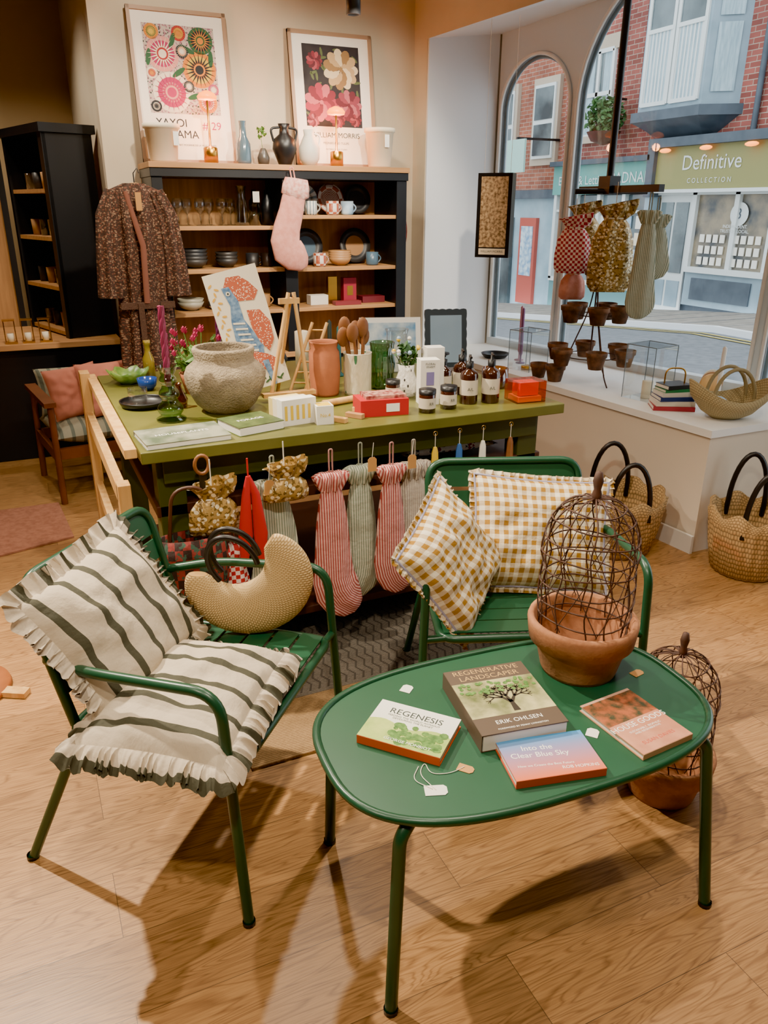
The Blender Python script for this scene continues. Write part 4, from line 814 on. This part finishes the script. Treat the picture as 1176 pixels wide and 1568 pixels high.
def dp1(b,w,h):
    rect(b,-.20,.20,.265,.72,uvpat('poster_dots','floral','#b9afa4','#2b3a34',f=26,duty=.28,c3='#98687a',bump=0))
    cols=['#a82058','#c87a18','#1f5531','#cf8e86','#a01a1a','#c8aa30','#dcd4c0','#10181f']
    cm=[mat('poster_c%d'%i,S(c),.7) for i,c in enumerate(cols)]
    def flower(x,z,R,seq,k):
        for i,q in enumerate(seq): b.disc(R*(1-i/len(seq)),cm[q],P_(x,z,k+i*.3),n=28)
        for i in range(20):
            a=2*pi*i/20; r0,r1=R*.35,R*.98; t=.05*R
            b.add([(x+r0*math.cos(a)-t*math.sin(a),-.0105,z+r0*math.sin(a)+t*math.cos(a)),(x+r0*math.cos(a)+t*math.sin(a),-.0105,z+r0*math.sin(a)-t*math.cos(a)),(x+r1*math.cos(a),-.0105,z+r1*math.sin(a))],[(0,1,2)],cm[seq[-1]])
    flower(-.07,.375,.105,(6,0,3,0),2); flower(.10,.50,.095,(1,5,1,7),2); flower(-.10,.57,.09,(3,0,4,6),2); flower(.12,.65,.07,(2,7,2,1),2); flower(.13,.33,.055,(1,6,4),2); flower(-.17,.47,.03,(6,0,1),3); flower(-.0,.68,.04,(4,5,1),2); flower(-.15,.68,.04,(1,2,5),2); flower(.03,.41,.03,(7,6),3); flower(-.165,.30,.03,(7,6,7),3); flower(.17,.40,.03,(0,6),3); flower(.01,.59,.035,(7,1,6),3)
    for (x,z,a) in((-.02,.48,.6),(.04,.60,-.4),(-.04,.64,1.2),(.06,.36,.3),(.17,.56,1.5),(-.18,.55,1.4)): b.disc(.014,cm[2],P_(x,z,3)@Matrix.Rotation(a,4,'Z'),n=12,rx=.045)
    b.text('YAYOI',.06,cm[7],P_(-.09,.215,2)); b.text('KUSAMA',.06,cm[7],P_(-.06,.155,2)); b.text('EXPOSITION D ART MODERNE DE LA VILLE DE PARIS',.013,cm[7],P_(0,.10,2)); b.text('# 29',.06,cm[0],P_(.14,.205,2))
poster('flower_exhibition_poster',1.05,4.955,.55,.80,dp1,-8)
def dp2(b,w,h):
    rect(b,-.185,.185,.235,.69,mat('poster_dark',S('#1c1820'),.7,c2=S('#2b2628'),ns=12))
    sets=[('#d0bf9a','#b6996c','#8c6c40'),('#9a2c42','#741e30','#b85c66'),('#a05560','#7f3040','#5c1828'),('#7a2432','#561824','#98404a')]
    lf=mat('poster_leaf',S('#55623a'),.7)
    for i in range(34):
        x,z=random.uniform(-.165,.165),random.uniform(.255,.67); b.disc(.008,lf,P_(x,z,1.5)@Matrix.Rotation(random.uniform(0,3),4,'Z'),n=10,rx=.026)
    for (x,z,R,s_) in ((.06,.56,.11,0),(-.08,.37,.105,1),(.10,.36,.085,2),(-.11,.60,.05,3),(.02,.28,.05,3),(-.14,.27,.04,2),(.14,.28,.04,3)):
        ms=[mat('petal_%d_%d'%(s_,i),S(c),.7) for i,c in enumerate(sets[s_])]
        for ring in range(5):
            rr=R*(1-ring*.2); nn=11-ring
            for i in range(nn):
                a=2*pi*i/nn+ring*.5; b.disc(rr*.26,ms[(i+ring)%3],P_(x+rr*.72*math.cos(a),z+rr*.72*math.sin(a),2+ring+ .3*(i%3))@Matrix.Rotation(a,4,'Z'),n=12,rx=rr*.34)
        b.disc(R*.12,ms[2],P_(x,z,8),n=12)
    b.text('WILLIAM MORRIS',.042,DK,P_(0,.185,2)); b.text('PEONIES AND TULIPS',.018,DK,P_(0,.14,2)); b.text('PATTERN DESIGN STUDIO',.012,DK,P_(0,.105,2))
poster('peony_art_poster',1.965,4.955,.54,.76,dp2,-8)
b=B('cream_plant_pot'); b.lathe(cup([(.065,0),(.075,.01),(.092,.17),(.1,.172),(.102,.195)],.006),CREAM,n=28); b.cbox(.06,-.085,.12,.03,.002,.07,WT); b.done(loc=(.87,4.83,ZD))
b=B('cream_plant_pot'); b.lathe(cup([(.06,0),(.07,.01),(.088,.2),(.096,.202),(.097,.225)],.006),CREAM,n=28); b.cbox(.01,-.09,.15,.03,.002,.07,WT); b.done(loc=(2.2,4.83,ZD))
SHADE=mat('lamp_shade_glow',(1,.24,.01),.4,emit=3)
def lamp(x,y,h):
    b=B('brass_table_lamp'); b.lathe([(.001,0),(.04,0),(.04,.08),(.035,.085),(.006,.09),(.006,h-.03),(.012,h-.02),(.001,h-.018)],GOLD,n=24); b.lathe([(.012,h-.05),(.05,h-.045),(.055,h-.03),(.04,h-.012),(.01,h)],SHADE,n=24); b.done(loc=(x,y,ZD))
    l=bpy.data.lights.new('table_lamp_light','POINT'); l.energy=7; l.color=(1,.34,.09); l.shadow_soft_size=.03; o=bpy.data.objects.new('table_lamp_light',l); sc.collection.objects.link(o); o.location=(x,y-.0,ZD+h-.12)
lamp(1.13,4.80,.37); lamp(1.90,4.80,.33)
vessel('grey_glass_bottle_vase',1.33,4.83,ZD,[(.001,0),(.04,0),(.044,.02),(.042,.11),(.022,.15),(.018,.2),(.022,.23)],mat('blue_bottle',S('#4d6472'),.15,coat=1))
b=B('bud_vase_with_sprig'); b.lathe([(.001,0),(.03,0),(.036,.04),(.02,.08),(.014,.09)],mat('smoke',S('#4a453e'),.3)); b.tube([(0,0,.07),(-.01,0,.14),(.0,0,.2)],.0015,LEAF,n=4); leaves(b,(0,0,.17),.04,22,.03,LEAF); b.done(loc=(1.445,4.82,ZD))
b=B('black_amphora_jug'); b.lathe(cup([(.035,0),(.04,.01),(.072,.09),(.066,.14),(.03,.17),(.026,.2),(.036,.225)],.004),BLACK,n=28)
for sg in(-1,1): b.tube(fil([(sg*.03,0,.205),(sg*.085,0,.2),(sg*.066,0,.13)],.03,6),.007,BLACK,n=7)
b.done(loc=(1.58,4.83,ZD))
b=B('white_speckled_jug'); b.lathe(cup([(.035,0),(.06,.04),(.064,.1),(.04,.15),(.03,.17),(.034,.2)],.004),mat('white_glaze',S('#d3cdbf'),.5),n=28); b.tube(fil([(.03,0,.18),(.075,0,.17),(.058,0,.1)],.03,6),.006,WHITE,n=7); b.done(loc=(1.735,4.83,ZD))
# robe
ROBE=uvpat('paisley_robe','floral','#3d2a20','#8a6c54',f=85,duty=.36,c3='#6a3e2e',rough=.9)
b=B('patterned_kimono_robe'); Y=4.60
b.tube(fil([(.50,Y,1.60),(.66,Y,1.665),(.82,Y,1.60)],.05,6),.008,PINE,n=6); b.tube([(.66,Y,1.66),(.66,Y,1.71),(.68,Y,1.735),(.69,Y,1.71)],.003,BLACK,n=5)
b.loft([(.655,Y,1.66),(.655,Y,1.62),(.655,Y,1.5),(.655,Y,1.3),(.65,Y,1.05),(.65,Y,.9),(.65,Y,.6)],[.05,.14,.145,.14,.135,.15,.16],[.03,.05,.07,.07,.06,.08,.08],ROBE,n=60,fold=9,famp=.28)
for sg in(-1,1):
    b.loft([(.655+sg*.11,Y-.01,1.62),(.655+sg*.155,Y-.02,1.5),(.655+sg*.175,Y-.03,1.3),(.655+sg*.18,Y-.03,1.08)],[.04,.055,.058,.07],[.04,.05,.05,.05],ROBE,n=36,fold=7,famp=.25)
b.box(.51,.80,Y-.092,Y-.078,1.02,1.055,ROBE); b.box(.60,.63,Y-.1,Y-.085,.72,1.05,ROBE); b.cbox(.66,Y-.09,1.57,.03,.002,.09,TAG)
b.loft([(.60,Y-.06,1.62),(.66,Y-.085,1.35),(.65,Y-.09,1.05)],[.012,.016,.016],[.008,.008,.008],mat('robe_trim',S('#7a4a38'),.9)); b.done()
b=B('pink_christmas_stocking')
PC=mat('pink_cuff',S('#e2beb2'),.9,c2=S('#d08a7c'),ns=60)
b.tube(fil([(.02,0,-.06),(.01,0,.0),(.03,0,.0),(.04,0,-.06)],.01,4),.004,PINKF,n=6)
b.loft([(.05,0,-.06),(.045,0,-.10),(.038,0,-.15),(.035,0,-.165)],[.07,.082,.085,.06],[.03,.04,.04,.03],PC,fold=8,famp=.1,n=36)
b.loft([(.035,0,-.14),(.01,0,-.24),(-.02,0,-.33),(-.035,0,-.40),(-.02,0,-.455),(.03,0,-.50),(.08,0,-.535),(.10,0,-.545)],[.07,.075,.082,.09,.10,.088,.05,.01],[.03,.034,.036,.036,.036,.032,.02,.003],PINKF,n=28)
b.done(T=TR(1.54,4.66,1.76))
b=B('striped_trivet'); b.lathe([(.001,0),(.14,0),(.14,.012),(.001,.012)],uvpat('weave_st','stripe','#3d2a24','#a83c22',f=8,duty=.4,axis=1),Matrix.Rotation(pi/2,4,'Y'),n=28); b.done(loc=(2.345,4.88,1.40))
# ---------------------------------------------------------------- alcove
b=B('navy_counter'); b.box(-1.6,.55,5.35,6.1,0,.70,NAVY); b.box(-1.65,.57,5.28,6.12,.715,.75,OAK); b.box(-1.6,.55,5.33,6.1,.69,.715,NAVY); b.done(bevel=.002)
b=B('navy_glassware_hutch')
b.box(0,.30,-0.02,0.02,0,1.22,NAVY); b.box(.28,.30,.02,.66,0,1.22,OAKD); b.box(0,.3,.66,.70,0,1.22,NAVY); b.box(-.02,.32,-.04,.72,1.20,1.25,NAVY)
b.box(-.005,.02,-.02,.04,0,1.2,NAVY)
for z in(.02,.30,.60,.88): b.box(.01,.28,.02,.66,z-.012,z+.012,OAK)
for i in range(4):
    for z in(.032,.312,.612,.892): b.lathe(cup([(.03,0),(.035,.1)],.003),[GLGY,SND,STN,GLASS][(i+int(z*10))%4],TR(.1,.12+.15*i,z),n=14)
b.done(T=TR(.27,5.42,.752,17))
b=B('navy_wall_panelling'); b.box(-1.2,.04,6.15,6.17,0,2.02,OAKD); b.box(-1.2,.04,6.13,6.15,1.98,2.02,NAVY)
for x in(-1.2,-.6,.0): b.box(x,x+.04,6.12,6.16,.0,2.0,NAVY)
b.done()
b=B('glass_lanterns')
for i in range(3):
    x=.0+.1*i
    for dx in(-.03,.03):
        for dy in(-.03,.03): b.tube([(x+dx,dy,0),(x+dx,dy,.14)],.003,GOLD,n=4)
    b.cbox(x,0,.005,.07,.07,.01,GOLD); b.cbox(x,0,.14,.07,.07,.006,GOLD); b.lathe([(.001,.01),(.02,.01),(.02,.06),(.001,.06)],CREAM,TR(x,0,0),n=12)
b.done(loc=(-.07,5.36,.751))
b=B('wooden_armchair'); WD=mat('teak',S('#7a4524'),.5,c2=S('#66371b'),ns=5); GS=uvpat('grey_stripe','stripe','#8f8b76','#5f6558',f=16,duty=.3)
for x in(-.28,.28):
    b.tube([(x,-.28,0),(x*.98,-.26,.56)],.018,WD,n=8); b.tube([(x,.30,0),(x*.98,.24,.56)],.018,WD,n=8); b.box(x-.03,x+.03,-.3,.28,.55,.575,WD)
b.box(-.28,.28,-.27,-.24,.25,.31,WD); b.box(-.28,.28,.22,.25,.25,.31,WD)
for x in(-.28,.28): b.box(x-.012,x+.012,-.26,.24,.25,.31,WD)
cushion(b,.54,.54,.14,GS,T=TR(0,-.01,.37)); cushion(b,.52,.28,.12,GS,T=TR(0,.2,.53,0,76))
b.done(T=TR(.31,4.70,0,8))
b=B('rose_cushion'); cushion(b,.29,.29,.10,ROSE,T=I4); b.done(T=TR(.22,4.64,.57,8,72,0)@TR(0,0,0,6))
b=B('rose_cushion'); cushion(b,.33,.31,.11,ROSE,T=I4); b.done(T=TR(.40,4.60,.58,14,70,0))
# ---------------------------------------------------------------- window bay display
b=B('hanging_fabric_display_rail')
b.tube([(2.95,3.53,2.62),(2.95,3.53,1.66)],.019,BLACK,n=10); b.cbox(2.95,3.45,1.64,.035,.62,.035,BLACK); b.cbox(2.95,3.53,1.66,.07,.09,.09,BLACK); b.tube([(2.80,3.62,1.63),(3.10,3.40,1.63)],.014,BLACK,n=8)
b.done()
pouch('gold_fabric_gift_bag',2.95,3.72,1.51,1.25,GOLDF,rz=-30,tail=.14); pouch('red_check_gift_bag',2.82,3.62,1.45,1.2,REDCH,rz=-35,tail=.20); pouch('gold_fabric_gift_bag',2.92,3.42,1.50,1.45,GOLDF,rz=-30,tail=.26); pouch('pink_gift_bag',2.90,3.70,1.20,.9,PINKF,rz=-35,tail=.16)
stocking('sage_striped_stocking',2.9,1.62,.48,SAGEST,.058,1,T=TR(2.93,3.18,1.62,-40),toe=.02)
stocking('sage_striped_stocking',2.9,1.60,.24,SAGEST,.07,-1,T=TR(3.04,3.24,1.60,-40),toe=.03)
b=B('wrought_iron_pot_tree'); bx,by=2.93,3.52
for a in range(3):
    t=2*pi*a/3+.4; b.tube(fil([(0,0,.62),(.03*math.cos(t),.03*math.sin(t),.4),(.16*math.cos(t),.16*math.sin(t),.05),(.20*math.cos(t),.20*math.sin(t),.004)],.08,6),.004,RUST,n=6)
b.tube([(0,0,.1),(0,0,.64)],.005,RUST,n=6)
for z,R_ in((.15,.15),(.38,.10),(.6,.05)): b.tube([(R_*math.cos(i*pi/12),R_*math.sin(i*pi/12),z) for i in range(24)],.003,RUST,closed=True,n=5)
MT=mat('mossy_terracotta',S('#7f583e'),.9,c2=S('#4e3a2a'),ns=25)
def potl(b,x,y,z,s=1): b.lathe([(r*s,zz*s) for r,zz in cup([(.038,0),(.052,.065),(.058,.067),(.06,.092)],.005)],MT,TR(x,y,z),n=18)
for k,(z,R_,n_) in enumerate(((.13,.20,6),(.36,.14,5),(.55,.06,1))):
    for i in range(n_):
        a=2*pi*i/n_+k*.4+(3 if n_==1 else 0); potl(b,R_*math.cos(a),R_*math.sin(a),z-.02)
b.done(loc=(bx,by,.612))
b=B('small_terracotta_pots'); potl(b,0,0,0); potl(b,-.02,.13,0,.9); b.done(loc=(2.77,3.62,.611))
b=B('hanging_framed_textile'); b.cbox(0,.05,0,.21,.10,.48,BLACK); b.cbox(0,-.0008,.02,.165,.001,.40,mat('gold_weave',S('#6b4f2c'),.6,c2=S('#cfb184'),ns=60)); b.cbox(0,-.0008,-.205,.165,.001,.035,CREAM); b.text('WILLIAM MORRIS',.018,DK,FP(0,-.002,-.205))
b.tube([(-.08,.05,.24),(-.08,.05,1.05)],.0012,STRING,n=4); b.tube([(.08,.05,.24),(.08,.05,1.05)],.0012,STRING,n=4); b.done(T=TR(2.70,4.26,1.50,-46))
b=B('glass_display_box')
def glbox(b,w,d,h):
    b.cbox(0,0,h/2,w,d,h,GLASS)
    for a in(-1,1):
        for c in(-1,1): b.tube([(a*w/2,c*d/2,0),(a*w/2,c*d/2,h)],.0025,FRG,n=4)
        b.tube([(a*w/2,-d/2,h),(a*w/2,d/2,h)],.0025,FRG,n=4); b.tube([(-w/2,a*d/2,h),(w/2,a*d/2,h)],.0025,FRG,n=4)
glbox(b,.17,.17,.24); b.lathe([(.001,.001),(.04,.001),(.04,.02),(.001,.02)],GOLD,TR(0,0,0)); b.done(T=TR(2.83,3.98,.611,15))
b=B('glass_display_box'); glbox(b,.18,.18,.28); b.lathe([(.001,.001),(.03,.001),(.03,.09),(.001,.09)],CREAM); b.done(T=TR(2.96,3.07,.611,10))
b=B('purple_taper_candles')
for i in range(2): b.lathe([(.001,0),(.03,0),(.03,.005),(.006,.01),(.006,.05),(.011,.06),(.009,.34),(.001,.35)],[mat('plum_wax',S('#7a4a76'),.4),mat('rose_wax',S('#b97a90'),.4)][i],TR(.05*i,.09*i,0),n=12)
b.done(loc=(2.90,4.16,.611))
b=B('coffee_table_books')
for i,(c,w,d,h) in enumerate((('#a02a3a',.2,.15,.022),('#d8d2c2',.19,.14,.025),('#1b2f6a',.17,.14,.02),('#d0cec2',.16,.12,.022),('#2a7a4a',.15,.11,.015),('#22262a',.14,.11,.02))):
    z=sum([.022,.025,.02,.022,.015,.02][:i]); m_=mat('spine_%d'%i,S(c),.5); b.box(-w/2,w/2,-d/2,d/2,z,z+.002,m_,TR(0,0,0,i*5-8)); b.box(-w/2+.002,w/2-.002,-d/2+.001,d/2-.002,z+.002,z+h-.002,PAPER,TR(0,0,0,i*5-8)); b.box(-w/2,w/2,-d/2,d/2,z+h-.002,z+h,m_,TR(0,0,0,i*5-8)); b.box(-w/2,w/2,-d/2-.001,-d/2+.002,z,z+h,m_,TR(0,0,0,i*5-8))
b.tube(fil([(-.05,0,.124),(-.05,0,.2),(.05,0,.2),(.05,0,.124)],.04,6),.004,GOLD,n=6); b.done(T=TR(2.92,2.85,.611,-25))
b=B('white_taper_candle'); b.lathe([(.001,0),(.035,0),(.035,.006),(.008,.012),(.012,.04),(.011,.28),(.001,.29)],WHITE,n=14); b.done(loc=(3.22,2.84,.611))
b=B('yellow_ball_candle'); b.sph(.04,YEL,TR(0,0,.04),n=18); b.lathe([(.001,0),(.02,0),(.02,.004)],GOLD); b.done(loc=(3.13,3.02,.611))
b=B('wooden_disc_sculpture')
for i,m_ in enumerate((PINE,OAK,CREAM)): b.lathe([(.001,-.008),(.06,-.008),(.062,0),(.06,.008),(.001,.008)],m_,TR(.05*i,.04*i,.062,-20,90-6*i),n=28)
b.done(loc=(3.28,2.95,.611))
b=B('woven_boat_basket')
def boat(r,z,a,j): return r,z+ (.09*(math.cos(a)**2) if r>.12 else 0)*(z/.1)
b.lathe(cup([(.07,0),(.13,.02),(.19,.06),(.205,.10)],.006),SEAG2,Matrix.Diagonal((1.0,.62,1,1)),n=40,wav=boat)
for sg in(-.04,.04): b.tube([(.10*math.cos(pi*i/14),sg,.10+.14*math.sin(pi*i/14)) for i in range(15)],.009,SEAG2,n=7)
b.sph(.05,BLUEP,Matrix.Translation((-.07,-.02,.08))@Matrix.Diagonal((1,1,.6,1)),n=12); b.done(T=TR(3.02,2.59,.611,-20))
b=B('black_mesh_tray'); b.lathe(cup([(.07,0),(.09,.02),(.095,.03)],.004),NAVY); b.done(loc=(2.86,4.4,.611))
def basket(name,x,y,R_,h,hh,m,rz=0):
    b=B(name)
    def wv(r,z,a,j): return r*(1+.02*math.sin(a*24)),z+(.018*math.sin(8*a) if z>h*.8 else 0)
    b.lathe(cup([(R_*.72,0),(R_*.78,.01),(R_*.9,h*.4),(R_*.98,h*.8),(R_*1.02,h)],.008),m,n=96,wav=wv)
    for sg in(-1,1):
        b.tube([(R_*.42*math.cos(pi*i/16),sg*R_*.8,h*.93+(hh-h*.9)*math.sin(pi*i/16)) for i in range(17)],.012,BLK,n=9)
        for e in(-1,1): b.tube([(e*R_*.42,sg*R_*.84,h*.7),(e*R_*.42,sg*R_*.8,h*.95)],.012,BLK,n=8)
    b.done(T=TR(x,y,0,rz))
basket('seagrass_basket_with_handles',2.475,2.66,.215,.29,.47,SEAG,-25); basket('seagrass_basket_with_handles',2.86,2.21,.19,.30,.5,SEAG,-35)
b=B('striped_floor_vase'); b.lathe(cup([(.12,0),(.19,.1),(.22,.25),(.2,.4),(.14,.5),(.13,.54)],.008),uvpat('vase_lines','stripe','#d8d4ca','#6d6862',f=60,duty=.25,rough=.6),n=60); b.done(loc=(2.80,1.74,0))
# ---------------------------------------------------------------- lights
def spotfix(x,y,z):
    b=B('ceiling_spotlight'); b.lathe([(.001,.14),(.035,.14),(.038,.13),(.038,0),(.03,0),(.028,.02),(.001,.03)],BLACK,n=24); b.tube([(0,0,.14),(0,0,3.0-z)],.01,BLACK,n=8); b.lathe([(.001,.012),(.028,.012)],mat('bulb',S('#fff0d0'),.5,emit=12),n=20); b.done(loc=(x,y,z))
spotfix(1.80,4.28,2.47); spotfix(.18,5.0,2.66)
def light(kind,loc,e,col,size=.1,tgt=None,ang=100,blend=.6,name='ceiling_or_fill_light'):
    l=bpy.data.lights.new(name,kind); l.energy=e; l.color=col
    l.shadow_soft_size=size
    if kind=='SPOT': l.spot_size=math.radians(ang); l.spot_blend=blend
    o=bpy.data.objects.new(name,l); sc.collection.objects.link(o); o.location=loc
    if tgt: o.rotation_euler=(Vector(tgt)-Vector(loc)).to_track_quat('-Z','Y').to_euler()
    return o
W_=(1,.87,.69)
light('SPOT',(-.55,3.1,2.93),640,W_,.035,(.4,1.2,0),85)
light('SPOT',(1.35,1.7,2.93),150,W_,.04,(.9,1.5,.2),85)
light('SPOT',(.9,3.0,2.93),150,W_,.05,(.95,2.7,.8),95)
light('SPOT',(.1,.2,2.93),150,W_,.05,(.4,1.6,.2),100)  # added fill lamp, unseen, lifts the foreground from above the camera
light('SPOT',(1.80,4.2,2.45),30,W_,.04,(1.9,5.0,1.9),110)
light('SPOT',(1.1,2.4,2.93),280,W_,.05,(1.15,5.0,1.25),48)  # unseen lamp added to brighten the left shelves of the dresser
light('SPOT',(1.9,2.5,2.93),280,W_,.05,(1.9,5.0,1.25),48)  # likewise added, out of view, for the dresser's right shelves
light('SPOT',(.9,3.9,2.93),60,W_,.05,(1.1,5.0,1.9),90)
light('SPOT',(.1,4.4,2.93),60,W_,.05,(.2,5.0,.6),110)
light('SPOT',(-.4,5.9,2.93),60,W_,.05,(.1,5.9,1),120)
light('SPOT',(-1.2,.8,2.93),130,W_,.06,(-.3,1.4,0),110)  # extra unseen lamp, added as soft fill on the left foreground
light('SPOT',(2.2,1.2,2.93),40,W_,.06,(2.3,2.4,0),100)
w=bpy.data.worlds.new('overcast_sky'); sc.world=w; w.use_nodes=True; bg=w.node_tree.nodes['Background']; bg.inputs[0].default_value=(.85,.93,1,1); bg.inputs[1].default_value=2.8
# ---------------------------------------------------------------- camera
yaw=math.radians(24.9); th=math.radians(21.65); roll=math.radians(.25)
F=Vector((math.cos(th)*math.sin(yaw),math.cos(th)*math.cos(yaw),-math.sin(th))); R=Vector((math.cos(yaw),-math.sin(yaw),0)); U=R.cross(F)
Rm=Matrix.Rotation(-roll,3,F); R=Rm@R; U=Rm@U
cd=bpy.data.cameras.new('camera'); cd.sensor_fit='HORIZONTAL'; cd.sensor_width=36; cd.lens=36*1178/1176; cd.clip_start=.02; cd.clip_end=200
co=bpy.data.objects.new('camera',cd); sc.collection.objects.link(co)
co.matrix_world=Matrix(((R.x,U.x,-F.x,0),(R.y,U.y,-F.y,0),(R.z,U.z,-F.z,1.55),(0,0,0,1)))
sc.camera=co
sc.view_settings.view_transform='AgX'
try: sc.view_settings.look='AgX - Punchy'
except Exception: pass
sc.view_settings.exposure=.85
